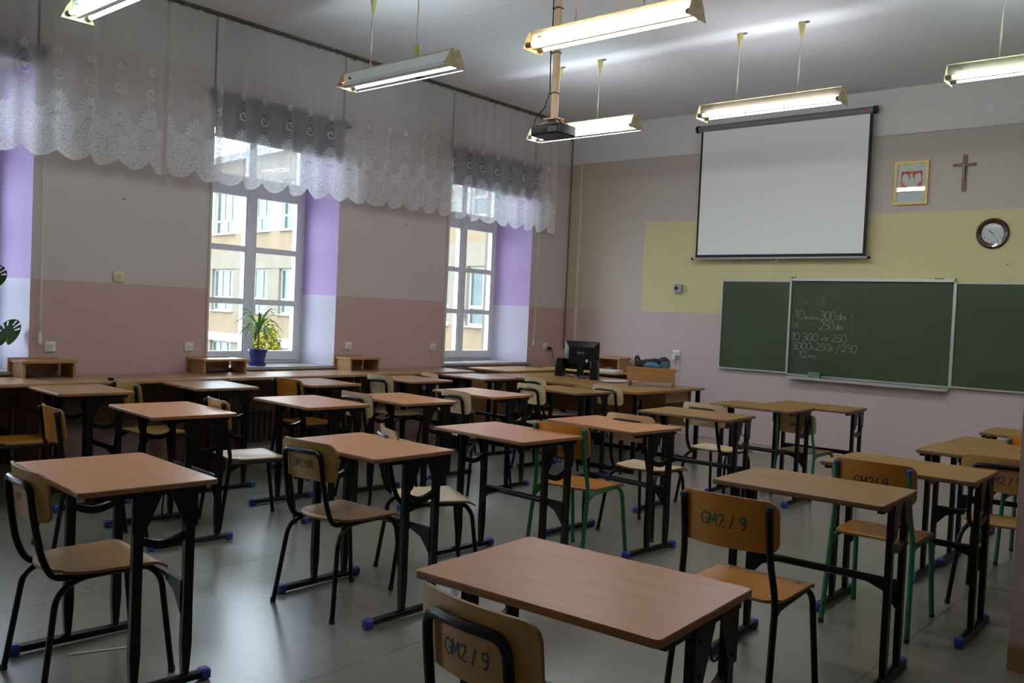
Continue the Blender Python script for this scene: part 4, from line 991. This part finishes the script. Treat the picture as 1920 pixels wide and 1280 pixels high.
# ================================================================== CEILING LAMPS
def lamp(x, y, label, tubes=('tube_cool', 'tube_cool'), rods=(-.27, .25), rodfar=True, slide=None, refl='lamp_white', slim=False):
    t = thing('ceiling_lamp', label, 'lamp', (x, y, 3.19), 0, 'suspended fluorescent lamps'); L = 1.24
    for s_ in (-1, 1):
        g = G(); xx = s_*L/2; pl_ = [(-.105, 0), (.105, 0), (.075, .075), (.045, .125), (-.045, .125), (-.075, .075)]
        g.layers([[(xx-.0015, a, b) for a, b in pl_], [(xx+.0015, a, b) for a, b in pl_]])
        e = g.build('end_plate', 'lamp_cream', t, smooth=False)
        for sy in (-1, 1): G().lathe([(.017, 0), (.017, -s_*.02), (.010, -s_*.045)], 12, (xx-s_*.002, sy*.062, .030), axis='x').build('lamp_holder', 'lamp_holder', t)
        for q in ((-.03, .128), (.03, .128)): G().box((xx, *q), (.008, .010, .008)).build('bolt', 'case_grey', t)
    # spine with sloping reflector sides, open to both sides
    g = G(); pr = [(-.030, .125), (.030, .125), (.038, .085), (.012, .02), (-.012, .02), (-.038, .085)]
    g.layers([[(-L/2+.003, a, b) for a, b in pr], [(L/2-.003, a, b) for a, b in pr]]); g.build('reflector', refl, t)
    G().bx(-L/2+.003, L/2-.003, -.034, .034, .126, .131).build('top_cover', 'lamp_cream', t)
    for sy, m in zip((-1, 1), tubes):
        if m is None: continue
        G().tube([(-L/2+.045, sy*.062, .030), (L/2-.03, sy*.062, .030)], .013, 12).build('tube_end_left' if False else 'fluorescent_tube', m, t)
        if m == 'tube_dead':
            G().tube([(-L/2+.03, sy*.062, .035), (-L/2+.06, sy*.062, .035)], .0138, 12).build('glowing_end', 'tube_ember', t)
    for sy in ((-1, 1) if rodfar else ()):
        G().tube([(-L/2, sy*.102, .004), (L/2, sy*.102, .004)], .0035, 6).build('edge_rod', 'lamp_white', t)
    for i, rx in enumerate(rods):
        r_ = G().tube([(rx, 0, .13), (rx+.01, 0, ZC-3.19)], .006, 8).build('hanger_rod', 'rod_cream', t)
        zc = ZC-3.19 if not (slide and i == 1) else slide
        G().lathe([(.004, -.145), (.008, -.14), (.030, -.01), (.030, -.004), (.004, -.002)], 14, (rx+.01, 0, zc)).build('canopy_cone', 'cone_yellow', r_)
        if not (slide and i == 1): G().bx(rx-.01, rx+.07, -.01, .01, ZC-3.19-.012, ZC-3.19-.002).build('ceiling_hook', 'case_grey', r_)
    g = G().lathe([(.009, 0), (.009, -.018), (.006, -.02)], 10, (-L/2+.09, -.036, .075), axis='y'); g.build('starter', 'lamp_holder', t)
    return t
lamp(1.93, 4.56, 'lamp above left with one dead near tube, second row from the board', ('tube_dead', 'tube_cool'), (-.33, .20), True, .235)
lamp(3.89, 4.58, 'warm orange-white glowing lamp at the top centre', ('tube_warm', 'tube_warm'), (-.27, .25), False)
lamp(1.95, 6.93, 'lamp behind the projector near the corner', ('tube_cool', 'tube_white'), (-.32, .17), True)
lamp(3.87, 6.93, 'lamp hanging in front of the projection screen top', ('tube_white', 'tube_white'), (-.30, .24), False, refl='lamp_beige')
lamp(5.92, 6.75, 'lamp cut off by the right picture edge', ('tube_green', 'tube_green'), (-.30, .24), False, refl='lamp_beige')
lamp(1.81, 2.47, 'lamp cut off at the top left with two bright tubes', ('tube_green', 'tube_green'), (-.27, .25), False)

lamp(3.87, 2.45, 'added lamp out of frame above the foreground desks, middle of the nearest row', ('tube_cool', 'tube_cool'), (-.27, .25), False)  # unseen, continues the lamp grid; added to brighten left wall and desks
lamp(5.92, 4.60, 'added lamp out of frame above the right hand desks, second row from the board', ('tube_white', 'tube_white'), (-.27, .25), False)  # likewise unseen on the lamp grid, added for the room light
# projector
t = thing('projector', 'black projector on a beige pole hanging from the ceiling', 'projector', (2.98, 5.2, 2.765), math.radians(0))
G().prism(rrect(.29, .21, .03, 4), .0, .075, .008).build('projector_body', 'plastic_black', t)
G().lathe([(.034, 0), (.034, .02), (.026, .022), (.02, .012), (.001, .012)], 18, (.08, .10, .04), axis='y').build('lens', 'lens_glass', t)
g = G(); 
for i in range(9): g.bx(-.12+i*.012, -.114+i*.012, -.108, -.103, .02, .06)
g.bx(.03, .12, -.108, -.103, .015, .055); g.build('vent_panel', 'plastic_grey', t)
g = G()
for a, b in ((-.10, -.07), (.0, .06), (.10, -.05), (.12, .07)): g.tube([(a, b, .07), (a*.3, b*.3, .125)], .006, 6)
g.box((0, 0, .13), (.12, .10, .012)); g.build('mount_arms', 'pole_beige', t)
G().prism(rrect(.042, .038, .004, 2), .135, ZC-2.765, 0).build('pole', 'pole_beige', t)
g = G(); pth = [(-.036, -.02, ZC-2.77)]+[(-.036+.004*math.sin(i*1.3), -.022, 1.05-.12*i) for i in range(7)]+[(-.07, -.03, .22), (-.13, -.05, .15), (-.145, -.06, .09)]
g.tube(pth, .0045, 6)
for zz_ in (.32, .62, .95): g.bx(-.043, .027, -.029, .025, zz_, zz_+.006)
g.build('cable', 'plastic_black', t)

# ================================================================== TEACHER AREA
for (xa, xb, y0, y1, lab, m) in [(2.06, 2.78, 6.84, 8.12, 'teacher table with the wooden riser and black bag on it', 'top_oak'), (1.36, 2.045, 7.02, 8.22, 'table carrying the computer monitor and black speakers', 'top_oak'), (.66, 1.345, 7.06, 8.2, 'table left of the monitor table, reaching toward the window corner', 'top_oak')]:
    t = thing('office_table', lab, 'table', ((xa+xb)/2, (y0+y1)/2, 0), 0, 'tables pushed together for the teacher'); w, h = (xb-xa), (y1-y0)
    G().prism(rrect(w, h, .02, 4), .736, .76, .003).build('tabletop', m, t)
    for sy in (-1, 1):
        for sx in (-1, 1): G().bx(sx*(w/2-.05)-.02, sx*(w/2-.05)+.02, sy*(h/2-.06)-.015, sy*(h/2-.06)+.015, .04, .736).build('leg', 'steel_black', t)
        G().bx(-w/2+.04, w/2-.04, sy*(h/2-.06)-.02, sy*(h/2-.06)+.02, 0, .04).build('foot_bar', 'steel_black', t)
    G().bx(-w/2+.08, w/2-.08, h/2-.16, h/2-.145, .36, .735).build('modesty_panel', 'shelf_wood', t)
    G().bx(-w/2+.3, w/2-.1, h/2-.6, h/2-.17, .62, .736).build('drawer_box', 'shelf_wood_x', t)
t = thing('office_table', 'long narrow table against the board wall behind the monitor', 'table', (.66, 8.98, 0))
G().prism(rrect(1.16, .50, .015, 3), .752, .775, .003).build('tabletop', 'ply_beech', t)
for sx in (-1, 1):
    for sy in (-1, 1): G().bx(sx*.50-.02, sx*.50+.02, sy*.2-.02, sy*.2+.02, 0, .752).build('leg', 'steel_black', t)
G().bx(-.5, .5, .20, .21, .45, .752).build('modesty_panel', 'edge_dark', t)
riser('document_riser', 'brown wooden riser on the table against the board wall, half hidden by the monitor', .93, 9.12, .775, PI/2*3, .40, .26, .17, 'shelf_wood_x')
t = thing('table_riser', 'light brown wooden riser on the teacher table', 'riser', (2.42, 7.66, .76), math.radians(27))
G().bx(-.235, .235, -.13, -.112, .050, .195).build('front_panel', 'shelf_wood_x', t)
G().bx(-.25, .25, -.112, .13, .160, .178).build('shelf', 'shelf_wood_x', t)
for s_ in (-1, 1): G().bx(s_*.216-.009, s_*.216+.009, -.112, .12, 0, .160).build('side_panel', 'shelf_wood', t)
# bag on the riser
def blob(name, m, c, r, seed, par, amp=.18, sub=3):
    bm = bmesh.new(); bmesh.ops.create_icosphere(bm, subdivisions=sub, radius=1); rr = random.Random(seed)
    d = [Vector((rr.gauss(0, 1), rr.gauss(0, 1), rr.gauss(0, 1))).normalized() for _ in range(7)]
    for v in bm.verts:
        n_ = v.co.normalized(); s = 1+sum(amp*.5*math.sin(5*n_.dot(q)+i) for i, q in enumerate(d))*.45
        v.co = Vector((n_.x*r[0]*s+c[0], n_.y*r[1]*s+c[1], max(n_.z*r[2]*s, -r[2]*.85)+c[2]))
    me = bpy.data.meshes.new(name); bm.to_mesh(me); bm.free(); me.materials.append(MAT[m]); me.shade_smooth()
    o = bpy.data.objects.new(name, me); C.objects.link(o); o.parent = par; return o
t = thing('shoulder_bag', 'black soft bag with straps lying on the teacher table riser', 'bag', (2.40, 7.68, .938), math.radians(27))
blob('bag_body', 'bag_black', (-.02, .03, .045), (.155, .075, .048), 2, t); blob('bag_pocket', 'bag_black', (.12, .02, .06), (.065, .065, .06), 5, t)
blob('bag_flap', 'bag_black', (.02, .03, .075), (.08, .06, .028), 9, t)
G().tube(bend([(-.15, .0, .03), (-.165, .0, .10), (-.15, .01, .12), (-.12, .03, .07)], .02), .012, 8).build('strap', 'bag_black', t)
t2 = tag(blob('blue_scarf', 'cloth_blue', (0, 0, .03), (.085, .03, .034), 4, None), 'light blue cloth hanging in front of the black bag', 'cloth'); t2.location = (2.46, 7.585, .94); t2.rotation_euler = (0, 0, math.radians(27))
t2 = tag(blob('teal_scarf', 'cloth_teal', (0, 0, .03), (.05, .025, .05), 6, None), 'dark teal cloth beside the blue one on the riser', 'cloth'); t2.location = (2.575, 7.65, .942); t2.rotation_euler = (0, 0, math.radians(27))
# monitor
t = thing('computer_monitor', 'black monitor seen from behind on the teacher tables', 'monitor', (1.34, 7.93, .76), math.radians(20))
g = G(); g.layers([[(a, y, b+.24) for a, b in rrect(w, h, .012, 3)] for y, w, h in ((.03, .385, .31), (.022, .39, .315), (-.005, .39, .315), (-.02, .365, .29), (-.045, .29, .20), (-.05, .28, .19))])
g.build('screen_housing', 'plastic_black', t)
g = G(); g.layers([[(a, .031, b+.24) for a, b in rrect(.36, .28, .004, 2)], [(a, .0325, b+.24) for a, b in rrect(.36, .28, .004, 2)]]); g.build('display', 'lens_glass', t)
G().box((0, -.03, .09), (.07, .035, .16)).build('stand_neck', 'plastic_black', t)
G().lathe([(.001, .018), (.06, .016), (.11, .008), (.112, .0)], 24, (0, 0, 0)).build('stand_base', 'plastic_black', t)
text_mesh('BenQ', .035, lambda x, y: Vector((x, -.0506, .27+y)), 'emblem', 'smudge_label', t)
G().bx(.06, .085, -.0512, -.050, .17, .20).build('sticker', 'paper_white', t)
for i, (x, y, a, lab) in enumerate([(1.145, 7.80, 10, 'black desk speaker left of the monitor'), (1.67, 7.72, 22, 'black desk speaker right of the monitor')]):
    t = thing('speaker', lab, 'speaker', (x, y, .76), math.radians(a), 'desk speakers')
    g = G(); g.layers([[(q[0], q[1], z) for q in rrect(w, .10, .012, 3)] for z, w in ((0, .095), (.10, .088), (.195, .074), (.20, .068))]); g.build('speaker_case', 'plastic_black', t)
    G().lathe([(.001, .054), (.028, .052), (.034, .056), (.036, .049)], 18, (0, 0, .07), axis='y').build('speaker_cone', 'plastic_grey', t)
g = G()
for i in range(5):
    a, b, c_ = rnd.uniform(1.2, 1.36), rnd.uniform(7.7, 7.85), rnd.uniform(1.5, 1.6)
    g.tube([(a, b, .766), ((a+c_)/2+rnd.uniform(-.1, .1), b+rnd.uniform(-.1, .1), .772+.01*i), (c_, b+rnd.uniform(-.12, .05), .766)], .004, 5)
tag(g.build('tangled_cables', 'plastic_black'), 'tangle of black cables lying below the monitor', 'cable')
for i, (x, y, a, lab) in enumerate([(1.83, 7.86, 10, 'printed paper sheet lying left on the table between monitor and riser'), (1.97, 7.98, -25, 'printed paper sheet lying skewed nearest to the riser'), (1.90, 7.72, 40, 'printed paper sheet lying in front of the other sheets')]):
    g = G().box((0, 0, .002), (.21, .297, .003)); o = g.build('paper_sheet', 'paper_print'); tag(o, lab, 'paper', 'papers on the teacher tables'); o.location = (x, y, .76+.004*i); o.rotation_euler = (0, 0, math.radians(a))
o = tag(G().prism(rrect(.30, .21, .004, 2), 0, .03, .002).build('paper_stack', 'paper_white'), 'stack of white paper on the table against the board wall', 'paper'); o.location = (1.06, 8.86, .775)
o.rotation_euler = (0, 0, .1)
o = tag(G().prism(rrect(.05, .03, .006, 2), 0, .02, .003).build('black_clip', 'plastic_black'), 'small black clip on the wall counter beside the first counter desk', 'clip'); o.location = (.55, 3.05, .79)

o = tag(G().bx(-.11, .11, -.006, .006, 0, .004).build('paper_strip', 'paper_white'), 'thin white strip lying on the floor under the nearest left desk', 'paper'); o.location = (3.66, 1.60, 0); o.rotation_euler = (0, 0, 1.2)
for x, y, z, ax, lab in ((0.0, 3.37, 2.22, 'x', 'small nail in the grey wall left of the middle window'), (0.0, 6.45, 2.33, 'x', 'small nail in the grey wall between the middle and right windows'), (5.21, YF, 2.10, 'y', 'small nail in the yellow wall below the clock')):
    sg = 1 if ax == 'x' else -1
    tag(G().lathe([(.001, 0), (.007, 0), (.008, sg*.004), (.003, sg*.010)], 8, (x, y, z), axis=ax).build('wall_nail', 'lamp_holder'), lab, 'nail')
